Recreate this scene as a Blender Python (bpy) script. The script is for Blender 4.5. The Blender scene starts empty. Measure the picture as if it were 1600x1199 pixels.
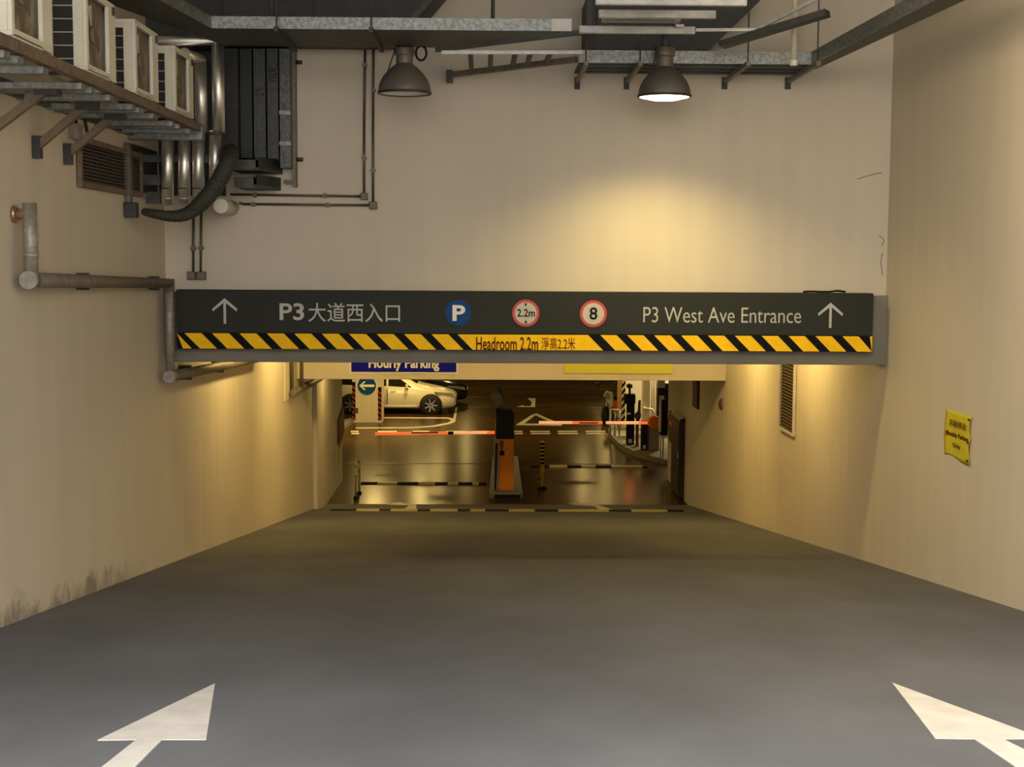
import bpy, bmesh, math, random
from mathutils import Vector, Matrix
random.seed(7)
scene = bpy.context.scene
COL = scene.collection

# ------------------------------------------------------------------ camera
F = 2200.0                      # focal length in pixels of the 1600 x 1199 frame
ZC = 5.60                       # eye height over the lower level
PITCH, YAW, ROLL = math.atan(199.0 / F), math.atan(35.0 / F), 0.0058
fw = Vector((math.sin(YAW) * math.cos(PITCH), math.cos(YAW) * math.cos(PITCH), -math.sin(PITCH)))
rt0 = Vector((math.cos(YAW), -math.sin(YAW), 0.0))
up0 = rt0.cross(fw)
rt = rt0 * math.cos(ROLL) + up0 * math.sin(ROLL)
upv = up0 * math.cos(ROLL) - rt0 * math.sin(ROLL)
EYE = Vector((0, 0, ZC))
cam = bpy.data.cameras.new('camera')
cam.sensor_width = 36.0
cam.lens = F * 36.0 / 1600.0
cam.clip_end = 300
co = bpy.data.objects.new('camera', cam)
COL.objects.link(co)
co.matrix_world = Matrix(((rt.x, upv.x, -fw.x, EYE.x), (rt.y, upv.y, -fw.y, EYE.y), (rt.z, upv.z, -fw.z, EYE.z), (0, 0, 0, 1)))
scene.camera = co

# ------------------------------------------------------------------ world, exposure
scene.view_settings.view_transform = 'Standard'
scene.view_settings.look = 'None'
scene.view_settings.exposure = 0.0
scene.view_settings.gamma = 1.0
scene.view_settings.use_curve_mapping = False
w = bpy.data.worlds.new('world')
scene.world = w
w.use_nodes = True
# overcast daylight between tall buildings: dim towards the horizon, bright overhead
_n, _l = w.node_tree.nodes, w.node_tree.links
_tc = _n.new('ShaderNodeTexCoord'); _sp = _n.new('ShaderNodeSeparateXYZ'); _cr = _n.new('ShaderNodeValToRGB')
_l.new(_tc.outputs['Generated'], _sp.inputs[0]); _l.new(_sp.outputs['Z'], _cr.inputs[0]); _l.new(_cr.outputs[0], _n['Background'].inputs[0])
_cr.color_ramp.elements[0].position, _cr.color_ramp.elements[1].position = 0.25, 0.75
_cr.color_ramp.elements[0].color, _cr.color_ramp.elements[1].color = (0.36, 0.349, 0.331, 1), (1.0, 0.99, 0.985, 1)
_n['Background'].inputs[1].default_value = 16.0


def area_light(name, loc, sx, sy, power, color):
    l = bpy.data.lights.new(name, 'AREA')
    l.shape = 'RECTANGLE'
    l.size, l.size_y, l.energy, l.color = sx, sy, power, color
    o = bpy.data.objects.new(name, l)
    o.location = loc
    COL.objects.link(o)
    return o


WARM = (1.0, 0.70, 0.22)
# wall lamps of the tunnel and ceiling lamps of the parking hall, plus added fill lights (they hang behind the beams, out of the photo)
for (x, y, z, p, ry) in ((-2.5, 19.5, 5.1, 62, 1.0), (3.3, 19.5, 5.1, 66, -1.0), (-2.5, 23.6, 5.0, 70, 1.0), (3.3, 23.6, 5.0, 66, -1.0),
                         (-2.7, 30.5, 3.5, 30, .6), (2.6, 30.5, 3.5, 10, 0), (-1.2, 37.0, 3.5, 26, 0), (2.0, 37.0, 3.5, 15, 0),
                         (-3.6, 43.6, 3.5, 260, 0), (3.6, 43.6, 3.5, 62, 0), (-2.4, 48.2, 3.5, 120, 0), (-2.0, 54, 3.5, 60, 0), (3.5, 52, 3.5, 60, 0),  # the strongest are added to brighten the pillar and parked car
                         (-1.0, 60, 3.5, 60, 0), (5.0, 60, 3.5, 60, 0)):
    area_light('ceiling_and_fill_light', (x, y, z), 0.18, 1.25, p, WARM).rotation_euler.y = ry
for x in (-1.4, 2.2):
    area_light('ceiling_and_fill_light', (x, 22.6, 5.15), 1.25, 0.18, 66, WARM).rotation_euler.x = 1.15  # added fill, tilted to brighten the inner beam
# a lamp over the near end of the ramp, above the frame
area_light('ramp_lamp_light', (1.6, 8.6, 7.7), 0.7, 0.7, 260, (1.0, 0.80, 0.50)).rotation_euler.y = -1.15
area_light('lobby_lamp_light', (6.6, 44.0, 3.4), 0.5, 0.5, 260, (1.0, 0.80, 0.38))


# ------------------------------------------------------------------ pixel rays to places
def ray(px, py):
    return fw * F + rt * (px - 800.0) + upv * (599.5 - py)


def at_y(px, py, Y):
    d = ray(px, py); return EYE + d * (Y / d.y)


def at_x(px, py, X):
    d = ray(px, py); return EYE + d * (X / d.x)


def at_z(px, py, Z=0.0):
    d = ray(px, py); return EYE + d * ((Z - ZC) / d.z)


RAMP_H, RAMP_M, YB = 1.42, 0.1327, 31.5


def ramp_z(y):
    return ZC - RAMP_H - RAMP_M * y if y < YB else 0.0


def at_ramp(px, py):
    d = ray(px, py); t = -RAMP_H / (d.z + RAMP_M * d.y); return EYE + d * t


YF = 16.0
XL = at_y(259, 450, YF).x
XR = at_y(1384, 470, YF).x


# ------------------------------------------------------------------ materials
def mat(name, col, rough=0.6, metal=0.0, vary=0.0, scale=4.0, bump=0.0, emit=None, estr=0.0, col2=None, stretch=None, spec=None, ior=None):
    m = bpy.data.materials.new(name)
    m.use_nodes = True
    nt = m.node_tree
    b = nt.nodes['Principled BSDF']
    b.inputs['Roughness'].default_value = rough
    b.inputs['Metallic'].default_value = metal
    if spec is not None:
        b.inputs['Specular IOR Level'].default_value = spec
    if ior is not None:
        b.inputs['IOR'].default_value = ior
    b.inputs['Base Color'].default_value = (*col, 1)
    if emit:
        b.inputs['Emission Color'].default_value = (*emit, 1)
        b.inputs['Emission Strength'].default_value = estr
    if vary or bump or col2:
        tc = nt.nodes.new('ShaderNodeTexCoord')
        mp = nt.nodes.new('ShaderNodeMapping')
        if stretch:
            mp.inputs['Scale'].default_value = stretch
        nz = nt.nodes.new('ShaderNodeTexNoise')
        nz.inputs['Scale'].default_value = scale
        nz.inputs['Detail'].default_value = 6
        nz.inputs['Roughness'].default_value = 0.6
        nt.links.new(tc.outputs['Object'], mp.inputs[0])
        nt.links.new(mp.outputs[0], nz.inputs['Vector'])
        if vary or col2:
            cr = nt.nodes.new('ShaderNodeValToRGB')
            c2 = col2 or tuple(max(0, c * (1 - vary)) for c in col)
            c1 = col if col2 else tuple(min(1, c * (1 + vary)) for c in col)
            cr.color_ramp.elements[0].position, cr.color_ramp.elements[1].position = 0.35, 0.66
            cr.color_ramp.elements[0].color = (*c2, 1)
            cr.color_ramp.elements[1].color = (*c1, 1)
            nt.links.new(nz.outputs['Fac'], cr.inputs[0])
            nt.links.new(cr.outputs[0], b.inputs['Base Color'])
        if bump:
            bp = nt.nodes.new('ShaderNodeBump')
            bp.inputs['Strength'].default_value = bump
            bp.inputs['Distance'].default_value = 0.01
            nt.links.new(nz.outputs['Fac'], bp.inputs['Height'])
            nt.links.new(bp.outputs[0], b.inputs['Normal'])
    return m


def wall_material(name, col, stains=False):
    """painted plaster: broad mottling, faint vertical run marks, and (left wall) mould along the foot of the wall"""
    m = mat(name, col, 0.75)
    nt = m.node_tree
    b = nt.nodes['Principled BSDF']
    tc = nt.nodes.new('ShaderNodeTexCoord')
    n1 = nt.nodes.new('ShaderNodeTexNoise'); n1.inputs['Scale'].default_value = 0.9; n1.inputs['Detail'].default_value = 5
    mp = nt.nodes.new('ShaderNodeMapping'); mp.inputs['Scale'].default_value = (2.2, 2.2, 0.16)
    n2 = nt.nodes.new('ShaderNodeTexNoise'); n2.inputs['Scale'].default_value = 2.0; n2.inputs['Detail'].default_value = 4
    nt.links.new(tc.outputs['Object'], n1.inputs['Vector'])
    nt.links.new(tc.outputs['Object'], mp.inputs[0]); nt.links.new(mp.outputs[0], n2.inputs['Vector'])
    ad = nt.nodes.new('ShaderNodeMath'); ad.operation = 'ADD'
    nt.links.new(n1.outputs['Fac'], ad.inputs[0]); nt.links.new(n2.outputs['Fac'], ad.inputs[1])
    mr = nt.nodes.new('ShaderNodeMapRange')
    mr.inputs['From Min'].default_value, mr.inputs['From Max'].default_value = 0.7, 1.3
    mr.inputs['To Min'].default_value, mr.inputs['To Max'].default_value = 0.94, 1.03
    nt.links.new(ad.outputs[0], mr.inputs[0])
    mx = nt.nodes.new('ShaderNodeMix'); mx.data_type = 'RGBA'; mx.blend_type = 'MULTIPLY'
    mx.inputs[0].default_value = 1.0
    mx.inputs[6].default_value = (*col, 1)
    nt.links.new(mr.outputs[0], mx.inputs[7])
    out = mx.outputs[2]
    if stains:
        # height over the sloping ramp from the world position
        ge = nt.nodes.new('ShaderNodeNewGeometry')
        sp = nt.nodes.new('ShaderNodeSeparateXYZ'); nt.links.new(ge.outputs['Position'], sp.inputs[0])
        ma = nt.nodes.new('ShaderNodeMath'); ma.operation = 'MULTIPLY_ADD'
        nt.links.new(sp.outputs['Y'], ma.inputs[0]); ma.inputs[1].default_value = RAMP_M
        nt.links.new(sp.outputs['Z'], ma.inputs[2])
        h = nt.nodes.new('ShaderNodeMapRange')
        h.inputs['From Min'].default_value, h.inputs['From Max'].default_value = ZC - RAMP_H, ZC - RAMP_H + 0.42
        h.inputs['To Min'].default_value, h.inputs['To Max'].default_value = 0.30, 0.0
        nt.links.new(ma.outputs[0], h.inputs[0])
        yy = nt.nodes.new('ShaderNodeMapRange')
        yy.inputs['From Min'].default_value, yy.inputs['From Max'].default_value = 15.0, 13.5
        nt.links.new(sp.outputs['Y'], yy.inputs[0])
        n3 = nt.nodes.new('ShaderNodeTexNoise'); n3.inputs['Scale'].default_value = 1.5; n3.inputs['Detail'].default_value = 8
        n3.inputs['Roughness'].default_value = 0.7
        nt.links.new(ge.outputs['Position'], n3.inputs['Vector'])
        a2 = nt.nodes.new('ShaderNodeMath'); a2.operation = 'ADD'
        nt.links.new(n3.outputs['Fac'], a2.inputs[0]); nt.links.new(h.outputs[0], a2.inputs[1])
        s = nt.nodes.new('ShaderNodeMapRange')
        s.inputs['From Min'].default_value, s.inputs['From Max'].default_value = 0.68, 0.82
        s.inputs['To Max'].default_value = 0.60
        nt.links.new(a2.outputs[0], s.inputs[0])
        s2 = nt.nodes.new('ShaderNodeMath'); s2.operation = 'MULTIPLY'
        nt.links.new(s.outputs[0], s2.inputs[0]); nt.links.new(yy.outputs[0], s2.inputs[1])
        m2 = nt.nodes.new('ShaderNodeMix'); m2.data_type = 'RGBA'
        nt.links.new(s2.outputs[0], m2.inputs[0]); nt.links.new(out, m2.inputs[6])
        m2.inputs[7].default_value = (0.055, 0.05, 0.035, 1)
        out = m2.outputs[2]
    nt.links.new(out, b.inputs['Base Color'])
    bp = nt.nodes.new('ShaderNodeBump'); bp.inputs['Strength'].default_value = 0.12; bp.inputs['Distance'].default_value = 0.02
    nt.links.new(ad.outputs[0], bp.inputs['Height']); nt.links.new(bp.outputs[0], b.inputs['Normal'])
    return m


CREAM = (0.60, 0.535, 0.435)
M = {
    'wall': wall_material('cream_wall_paint', CREAM),
    'wall_left': wall_material('cream_wall_paint_with_mould', CREAM, True),
    'beam': mat('grey_beam_paint', (0.205, 0.19, 0.155), 0.7, ior=1.2, vary=0.08, scale=2),
    'ramp': mat('grey_ramp_coating', (0.114, 0.117, 0.123), 0.75, ior=1.2, vary=0.14, scale=0.8, bump=0.1, stretch=(1, 0.5, 1)),
    'hall_floor': mat('olive_epoxy_floor', (0.058, 0.033, 0.010), 0.24, ior=1.16, vary=0.25, scale=0.7, stretch=(0.4, 1.3, 1)),
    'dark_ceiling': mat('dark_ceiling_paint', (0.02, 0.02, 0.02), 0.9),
    'hall_ceiling': mat('hall_ceiling_paint', (0.5, 0.43, 0.32), 0.9),
    'galv': mat('galvanised_steel', (0.34, 0.35, 0.34), 0.5, 0.75, scale=26, col2=(0.16, 0.17, 0.17)),
    'galv_dark': mat('dull_galvanised_steel', (0.075, 0.078, 0.074), 0.6, 0.4, vary=0.3, scale=14),
    'galv_mid': mat('weathered_galvanised_steel', (0.16, 0.165, 0.155), 0.55, 0.6, scale=20, col2=(0.07, 0.07, 0.066)),
    'steel_bar': mat('pale_steel_bar', (0.50, 0.50, 0.48), 0.5, 0.2, vary=0.15, scale=10),
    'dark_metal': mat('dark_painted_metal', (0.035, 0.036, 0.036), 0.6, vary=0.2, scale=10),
    'black': mat('black_plastic', (0.012, 0.012, 0.013), 0.5, ior=1.2),
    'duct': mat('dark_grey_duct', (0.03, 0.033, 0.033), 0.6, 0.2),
    'silver': mat('bright_foil_cladding', (0.86, 0.83, 0.77), 0.42, 1.0, vary=0.08, scale=6),
    'ac': mat('cream_condenser_casing', (0.68, 0.65, 0.53), 0.5, vary=0.06, scale=3),
    'ac_coil': mat('dark_coil_fins', (0.02, 0.016, 0.014), 0.6),
    'ac_fan': mat('dusty_brown_fan', (0.30, 0.25, 0.17), 0.7, col2=(0.045, 0.03, 0.018), scale=2.6, stretch=(1, 1.6, 0.9)),
    'rust': mat('brown_rusty_paint', (0.16, 0.115, 0.075), 0.7, vary=0.3, scale=12),
    'pipe_grey': mat('weathered_grey_pipe', (0.36, 0.34, 0.29), 0.5, 0.35, col2=(0.22, 0.20, 0.17), scale=18),
    'pipe_dark': mat('brown_grey_pipe', (0.16, 0.135, 0.10), 0.55, 0.2, vary=0.25, scale=12),
    'conduit': mat('bronze_conduit', (0.13, 0.105, 0.07), 0.5, 0.5),
    'brass': mat('brass_fitting', (0.45, 0.30, 0.20), 0.35, 0.8),
    'sign_panel': mat('charcoal_sign_panel', (0.028, 0.030, 0.025), 0.6, ior=1.25),
    'sign_letter': mat('silver_grey_lettering', (0.46, 0.45, 0.41), 0.5),
    'yellow': mat('hazard_yellow', (0.95, 0.55, 0.012), 0.6, ior=1.2, vary=0.06, scale=6),
    'hazard_black': mat('hazard_black', (0.008, 0.008, 0.010), 0.6, ior=1.15),
    'hazard_red': mat('hazard_dark_red', (0.26, 0.03, 0.02), 0.5),
    'brown_letter': mat('brown_red_lettering', (0.085, 0.012, 0.004), 0.6, ior=1.15),
    'blue': mat('traffic_blue', (0.008, 0.058, 0.20), 0.5, ior=1.2),
    'navy': mat('navy_sign', (0.004, 0.005, 0.32), 0.5, ior=1.2),
    'white': mat('white_sign_face', (0.78, 0.76, 0.70), 0.5),
    'offwhite': mat('offwhite_sign_face', (0.50, 0.46, 0.38), 0.5),
    'red': mat('traffic_red', (0.50, 0.035, 0.02), 0.45),
    'road_white': mat('worn_white_road_paint', (0.56, 0.535, 0.485), 0.6, vary=0.10, scale=5, bump=0.08),
    'road_white_dull': mat('dull_white_road_paint', (0.55, 0.50, 0.40), 0.5, vary=0.15, scale=3),
    'lime': mat('lime_sign', (0.62, 0.60, 0.06), 0.5),
    'yellow_paper': mat('yellow_paper', (0.62, 0.52, 0.02), 0.55, vary=0.10, scale=5),
    'lamp_shade': mat('taupe_metal_shade', (0.15, 0.135, 0.11), 0.5, 0.3, vary=0.08, scale=5),
    'lamp_inside': mat('white_reflector', (0.75, 0.72, 0.66), 0.35),
    'lamp_glass_off': mat('unlit_lamp_glass', (0.55, 0.52, 0.47), 0.2),
    'lamp_glow': mat('glowing_lamp_glass', (1, 0.95, 0.8), 0.3, emit=(1.0, 0.84, 0.50), estr=9.0),
    'orange': mat('orange_machine_paint', (0.60, 0.185, 0.018), 0.5, ior=1.2),
    'tan': mat('tan_painted_strip', (0.45, 0.27, 0.11), 0.6),
    'grey_paint': mat('grey_machine_paint', (0.22, 0.21, 0.17), 0.5),
    'kerb': mat('grey_kerb_concrete', (0.17, 0.16, 0.12), 0.75, vary=0.15, scale=4),
    'bollard': mat('yellow_bollard', (0.50, 0.34, 0.04), 0.5),
    'bollard_pale': mat('pale_yellow_bollard', (0.42, 0.34, 0.12), 0.5),
    'arm_glow': mat('lit_red_barrier_arm', (0.7, 0.12, 0.05), 0.4, emit=(1.0, 0.17, 0.04), estr=0.85),
    'arm_pale': mat('lit_pale_barrier_arm', (0.8, 0.5, 0.35), 0.4, emit=(1.0, 0.42, 0.18), estr=0.8),
    'car_white': mat('cream_white_car_paint', (0.72, 0.68, 0.56), 0.25),
    'car_black': mat('black_car_paint', (0.010, 0.010, 0.012), 0.15),
    'car_glass': mat('dark_car_glass', (0.012, 0.013, 0.012), 0.08),
    'tyre': mat('tyre_rubber', (0.012, 0.012, 0.012), 0.8),
    'alloy': mat('silver_alloy', (0.55, 0.55, 0.55), 0.3, 0.9),
    'headlamp': mat('headlamp_glass', (0.20, 0.17, 0.15), 0.08),
    'brown_red': mat('dark_maroon_paint', (0.10, 0.03, 0.025), 0.6),
    'slat': mat('brown_louvre_slat', (0.17, 0.115, 0.065), 0.55, 0.2),
    'slat_dark': mat('dark_louvre_slat', (0.13, 0.10, 0.085), 0.55, 0.2),
    'slat_gap': mat('louvre_gap', (0.01, 0.008, 0.006), 0.9),
    'grey_green': mat('grey_green_panel', (0.55, 0.55, 0.42), 0.5),
    'dark_brown': mat('dark_brown_door', (0.026, 0.016, 0.010), 0.5, spec=.2),
    'flex': mat('black_ribbed_hose', (0.05, 0.048, 0.032), 0.7, col2=(0.014, 0.015, 0.013), scale=40),
    'pvc': mat('cream_plastic_pipe', (0.52, 0.49, 0.38), 0.5),
    'marker': mat('black_marker_ink', (0.012, 0.012, 0.012), 0.7),
    'crack': mat('crack_shadow_dirt', (0.13, 0.11, 0.08), 0.9),
}


# ------------------------------------------------------------------ mesh building
class MB:
    def __init__(self):
        self.bm = bmesh.new()

    def face(self, pts):
        vs = [self.bm.verts.new(p) for p in pts]
        return self.bm.faces.new(vs)

    def hexa(self, b, t):
        """b, t: four points each (bottom and top loop in the same order)"""
        B = [self.bm.verts.new(p) for p in b]; T = [self.bm.verts.new(p) for p in t]
        n = len(B)
        self.bm.faces.new(B[::-1]); self.bm.faces.new(T)
        for i in range(n):
            j = (i + 1) % n
            self.bm.faces.new((B[i], B[j], T[j], T[i]))
        return self

    def box(self, a, b):
        x0, x1 = sorted((a[0], b[0])); y0, y1 = sorted((a[1], b[1])); z0, z1 = sorted((a[2], b[2]))
        return self.hexa([(x0, y0, z0), (x1, y0, z0), (x1, y1, z0), (x0, y1, z0)],
                         [(x0, y0, z1), (x1, y0, z1), (x1, y1, z1), (x0, y1, z1)])

    def prism(self, pts, d):
        """polygon pts extruded by the vector d"""
        d = Vector(d)
        return self.hexa([Vector(p) for p in pts], [Vector(p) + d for p in pts])

    def bar(self, p, q, wd, ht, upd=(0, 0, 1)):
        p, q = Vector(p), Vector(q)
        d = (q - p).normalized(); u = Vector(upd)
        s = d.cross(u)
        if s.length < 1e-4:
            s = d.cross(Vector((1, 0, 0)))
        s.normalize(); u = s.cross(d).normalized()
        s = s * wd / 2; u = u * ht / 2
        return self.hexa([p - s - u, p + s - u, p + s + u, p - s + u], [q - s - u, q + s - u, q + s + u, q - s + u])

    def tube(self, path, r, n=14, caps=True):
        path = [Vector(p) for p in path]
        rings = []
        N = None
        for i, p in enumerate(path):
            if i == 0: t = path[1] - p
            elif i == len(path) - 1: t = p - path[i - 1]
            else: t = (path[i + 1] - p).normalized() + (p - path[i - 1]).normalized()
            t.normalize()
            if N is None:
                N = t.cross(Vector((0, 0, 1)))
                if N.length < 1e-3: N = t.cross(Vector((0, 1, 0)))
            N = (N - t * N.dot(t)).normalized()
            Bn = t.cross(N)
            rr = r[i] if isinstance(r, (list, tuple)) else r
            k = 1.0
            if 0 < i < len(path) - 1:
                c = (path[i + 1] - p).normalized().dot(t)
                k = 1.0 / max(0.5, c)
            rings.append([self.bm.verts.new(p + (N * math.cos(2 * math.pi * j / n) + Bn * math.sin(2 * math.pi * j / n)) * rr * (1 if k == 1 else 1.0)) for j in range(n)])
        for a, b in zip(rings, rings[1:]):
            for j in range(n):
                f = self.bm.faces.new((a[j], a[(j + 1) % n], b[(j + 1) % n], b[j])); f.smooth = True
        if caps:
            self.bm.faces.new(rings[0][::-1]); self.bm.faces.new(rings[-1])
        return self

    def lathe(self, prof, c, n=40, axis=(0, 0, 1), closed=False):
        """prof: (radius, along) pairs turned about the axis through c"""
        a = Vector(axis).normalized()
        u = a.cross(Vector((0, 1, 0)))
        if u.length < 1e-3: u = a.cross(Vector((1, 0, 0)))
        u.normalize(); v = a.cross(u)
        c = Vector(c)
        rings = []
        for (r, h) in prof:
            r = max(r, 1e-4)
            rings.append([self.bm.verts.new(c + a * h + (u * math.cos(2 * math.pi * j / n) + v * math.sin(2 * math.pi * j / n)) * r) for j in range(n)])
        for A, B in zip(rings, rings[1:]):
            for j in range(n):
                f = self.bm.faces.new((A[j], A[(j + 1) % n], B[(j + 1) % n], B[j])); f.smooth = True
        if closed:
            self.bm.faces.new(rings[0][::-1]); self.bm.faces.new(rings[-1])
        return self

    def disc(self, c, r, axis, thick, n=40):
        return self.lathe([(r, 0), (r, thick)], c, n, axis, True)

    def build(self, name, m, parent=None, bevel=0.0, flat=False, **props):
        bm = self.bm
        bmesh.ops.recalc_face_normals(bm, faces=bm.faces[:])
        xs = [v.co for v in bm.verts]
        lo = Vector((min(v.x for v in xs), min(v.y for v in xs), min(v.z for v in xs)))
        hi = Vector((max(v.x for v in xs), max(v.y for v in xs), max(v.z for v in xs)))
        c = (lo + hi) / 2
        c.z = lo.z
        for v in bm.verts: v.co -= c
        me = bpy.data.meshes.new(name)
        bm.to_mesh(me); bm.free()
        mats = m if isinstance(m, (list, tuple)) else [m]
        for k in mats: me.materials.append(M[k])
        o = bpy.data.objects.new(name, me)
        COL.objects.link(o)
        if parent:
            o.parent = parent
            o.location = c - world_loc(parent)
        else:
            o.location = c
        if bevel:
            b = o.modifiers.new('bevel', 'BEVEL'); b.width = bevel; b.segments = 2; b.limit_method = 'ANGLE'
        for k, v in props.items(): o[k] = v
        return o


def world_loc(o):
    l = o.location.copy()
    while o.parent:
        o = o.parent; l = l + o.location
    return l


def tag(o, label, cat, group=None, kind=None):
    o['label'] = label; o['category'] = cat
    if group: o['group'] = group
    if kind: o['kind'] = kind
    return o


def thing(name, loc, label, cat, group=None):
    o = bpy.data.objects.new(name, None)
    o.empty_display_size = 0.2
    COL.objects.link(o)
    o.location = Vector(loc)
    return tag(o, label, cat, group)


def struct(mb, name, m, label=None, bevel=0.0):
    o = mb.build(name, m, None, bevel)
    o['kind'] = 'structure'
    if label: o['label'] = label
    return o


def copy_thing(src, loc, label, group=None):
    c = src.copy(); COL.objects.link(c); c.location = Vector(loc)
    c['label'] = label
    if group: c['group'] = group
    for ch in list(src.children):
        k = ch.copy(); COL.objects.link(k); k.parent = c
        for g in list(ch.children):
            q = g.copy(); COL.objects.link(q); q.parent = k
    return c


def words(text, place, name, m, parent, depth=0.004, fat=0.0):
    """lettering fitted to the unit square and placed with place(u, v, out)"""
    cu = bpy.data.curves.new('lettering', 'FONT')
    cu.body = text; cu.extrude = 0.5; cu.offset = fat; cu.resolution_u = 4
    cu.space_line = 0.9
    o = bpy.data.objects.new('lettering', cu); COL.objects.link(o)
    dg = bpy.context.evaluated_depsgraph_get(); dg.update()
    me = bpy.data.meshes.new_from_object(o.evaluated_get(dg))
    bpy.data.objects.remove(o)
    xs = [v.co.x for v in me.vertices]; ys = [v.co.y for v in me.vertices]
    x0, x1, y0, y1 = min(xs), max(xs), min(ys), max(ys)
    mb = MB()
    mb.bm.from_mesh(me)
    bpy.data.meshes.remove(me)
    for v in mb.bm.verts:
        v.co = place((v.co.x - x0) / (x1 - x0), (v.co.y - y0) / (y1 - y0), (v.co.z + 0.5) * depth)
    return mb.build(name, m, parent)


def on_front(px0, px1, pyt, pyb, Y):
    """placer for lettering in a plane facing the ramp (normal -Y), inside a pixel box of the photo"""
    a = at_y(px0, pyb, Y); b = at_y(px1, pyt, Y)
    return lambda u, v, d: Vector((a.x + (b.x - a.x) * u, Y - d, a.z + (b.z - a.z) * v))


# ================================================================== SETTING
CEIL = 9.3
TOPBEAM = at_y(800, 456, YF).z
BOTBEAM = at_y(800, 568, 15.9).z
Y2 = 26.7
BOT2 = at_y(800, 594, Y2).z
TUN = 5.35
HALL = 3.62

struct(MB().hexa([(XL - .3, -7, ramp_z(-7) - .3), (XR + .3, -7, ramp_z(-7) - .3), (XR + .3, YB, -.3), (XL - .3, YB, -.3)],
                 [(XL - .3, -7, ramp_z(-7)), (XR + .3, -7, ramp_z(-7)), (XR + .3, YB, 0), (XL - .3, YB, 0)]), 'floor_ramp', 'ramp')
struct(MB().box((-16, YB, -.3), (18, 72, 0)), 'floor_hall', 'hall_floor')


def long_wall(name, m, X, out, y1, yjog=None):
    mb = MB()
    z = lambda y: ramp_z(y) - 0.25
    lo = [(X, -7, z(-7)), (X, YB, -.25), (X, y1, -.25), (X, y1, HALL), (X, Y2, HALL), (X, Y2, TUN + .2), (X, YF + .4, TUN + .2), (X, YF + .4, CEIL), (X, -7, CEIL)]
    mb.prism(lo, (out, 0, 0))
    return struct(mb, name, m)


long_wall('wall_left', 'wall_left', XL, -.3, at_x(535, 700, XL).y)
YRW = 35.3
long_wall('wall_right', 'wall', XR, .3, YRW)
struct(MB().box((XL, YF, TOPBEAM - .4), (XR, YF + .35, CEIL)), 'wall_front', 'wall')
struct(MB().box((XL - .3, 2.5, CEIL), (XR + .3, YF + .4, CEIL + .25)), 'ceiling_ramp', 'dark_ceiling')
struct(MB().box((XL - .3, YF + .35, TUN), (XR + .3, Y2, TUN + .25)), 'ceiling_tunnel', 'hall_ceiling')
struct(MB().box((-16, Y2 + .4, HALL), (18, 72, HALL + .25)), 'ceiling_hall', 'hall_ceiling')
struct(MB().box((XL, 15.9, BOTBEAM), (XR, YF + .35, TOPBEAM - .02)), 'trim_1', 'beam', bevel=.01)
struct(MB().box((XL, Y2, BOT2), (XR, Y2 + .45, TUN + .1)), 'trim_2', 'wall', bevel=.01)
# far walls of the hall
struct(MB().box((-16, 71.5, 0), (18, 72, HALL)), 'wall_back', 'wall')
struct(MB().box((-16, YB + 3.6, 0), (-15.7, 71.5, HALL)), 'wall_hall_left', 'wall')
struct(MB().box((17.7, YB + 3.6, 0), (18, 71.5, HALL)), 'wall_hall_right', 'wall')
struct(MB().box((-16, YB + 3.1, 0), (XL - .3, YB + 3.6, HALL)), 'wall_hall_front', 'wall')
struct(MB().box((XR + .3, YB + 3.1, 0), (18, YB + 3.6, HALL)), 'wall_hall_front_right', 'wall')
# lobby wall on the right of the hall, brightly lit, behind the barrier island
yl = 46.0
pl0 = at_y(972, 700, yl)
struct(MB().box((pl0.x, yl, 0), (pl0.x + 4.5, yl + .3, HALL)), 'wall_lobby', 'wall')


XL1, YW = XL + .003, YF - .003

# ================================================================== HEADROOM SIGN ON THE BEAM
YS = 15.74                      # face of the sign board
sl = at_y(275, 452, YS); sr = at_y(1365, 459, YS)
zb = at_y(800, 547.5, YS).z; zh = at_y(800, 522.5, YS).z; zt = at_y(800, 455.5, YS).z
S = thing('entrance_sign', (0, 15.9, zb), 'long charcoal entrance sign board with hazard strip across the grey beam', 'sign')
MB().box((sl.x, YS, zh), (sr.x, 15.9, zt)).build('panel', 'sign_panel', S, .008)
strip = MB().box((sl.x, YS - .004, zb), (sr.x, 15.9, zh - .001)).build('hazard_strip', 'hazard_black', S)
strip['label'] = 'yellow and black striped strip reading headroom 2.2m'
mb = MB()
# slanted yellow blocks in rows left and right of the wording
zt_, zb_ = zh - .004, zb + .003
lean = at_y(24, 500, YS).x - at_y(0, 500, YS).x


def yblock(x_top0, x_top1, straight_left=False, straight_right=False):
    a = at_y(x_top0, 520, YS).x; b = at_y(x_top1, 520, YS).x
    pts = [(a + (0 if straight_left else lean), zb_), (b + (0 if straight_right else lean), zb_), (b, zt_), (a, zt_)]
    pts = [(min(max(x, sl.x + .002), sr.x - .002), z) for x, z in pts]
    if pts[1][0] - pts[0][0] < .01 and pts[2][0] - pts[3][0] < .01: return
    mb.prism([(x, YS - .004, z) for x, z in pts], (0, -.004, 0))


yblock(262, 275.5)
for k in range(10):
    x0 = 288.5 + 42.85 * k
    yblock(x0, x0 + 26.5)
yblock(715, 919)
for k in range(10):
    x0 = 938 + 42.0 * k
    yblock(x0, x0 + 25.5)
yblock(1359, 1366)
mb.build('yellow_stripe', 'yellow', strip)
YL = YS - .008
words('Headroom 2.2m', on_front(744, 841, 527, 547.5, YL), 'lettering', 'brown_letter', strip, fat=.012)
words('淨高2.2米', on_front(846, 899, 527.5, 546.5, YL), 'lettering', 'brown_letter', strip)
words('P3', on_front(437, 475, 474, 500.5, YS), 'lettering', 'sign_letter', S, fat=.018)
words('大道西入口', on_front(482, 625, 474, 503, YS), 'lettering', 'sign_letter', S, fat=.004)
words('P3 West Ave Entrance', on_front(1005, 1252, 481, 504, YS), 'lettering', 'sign_letter', S, fat=-.004)


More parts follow.
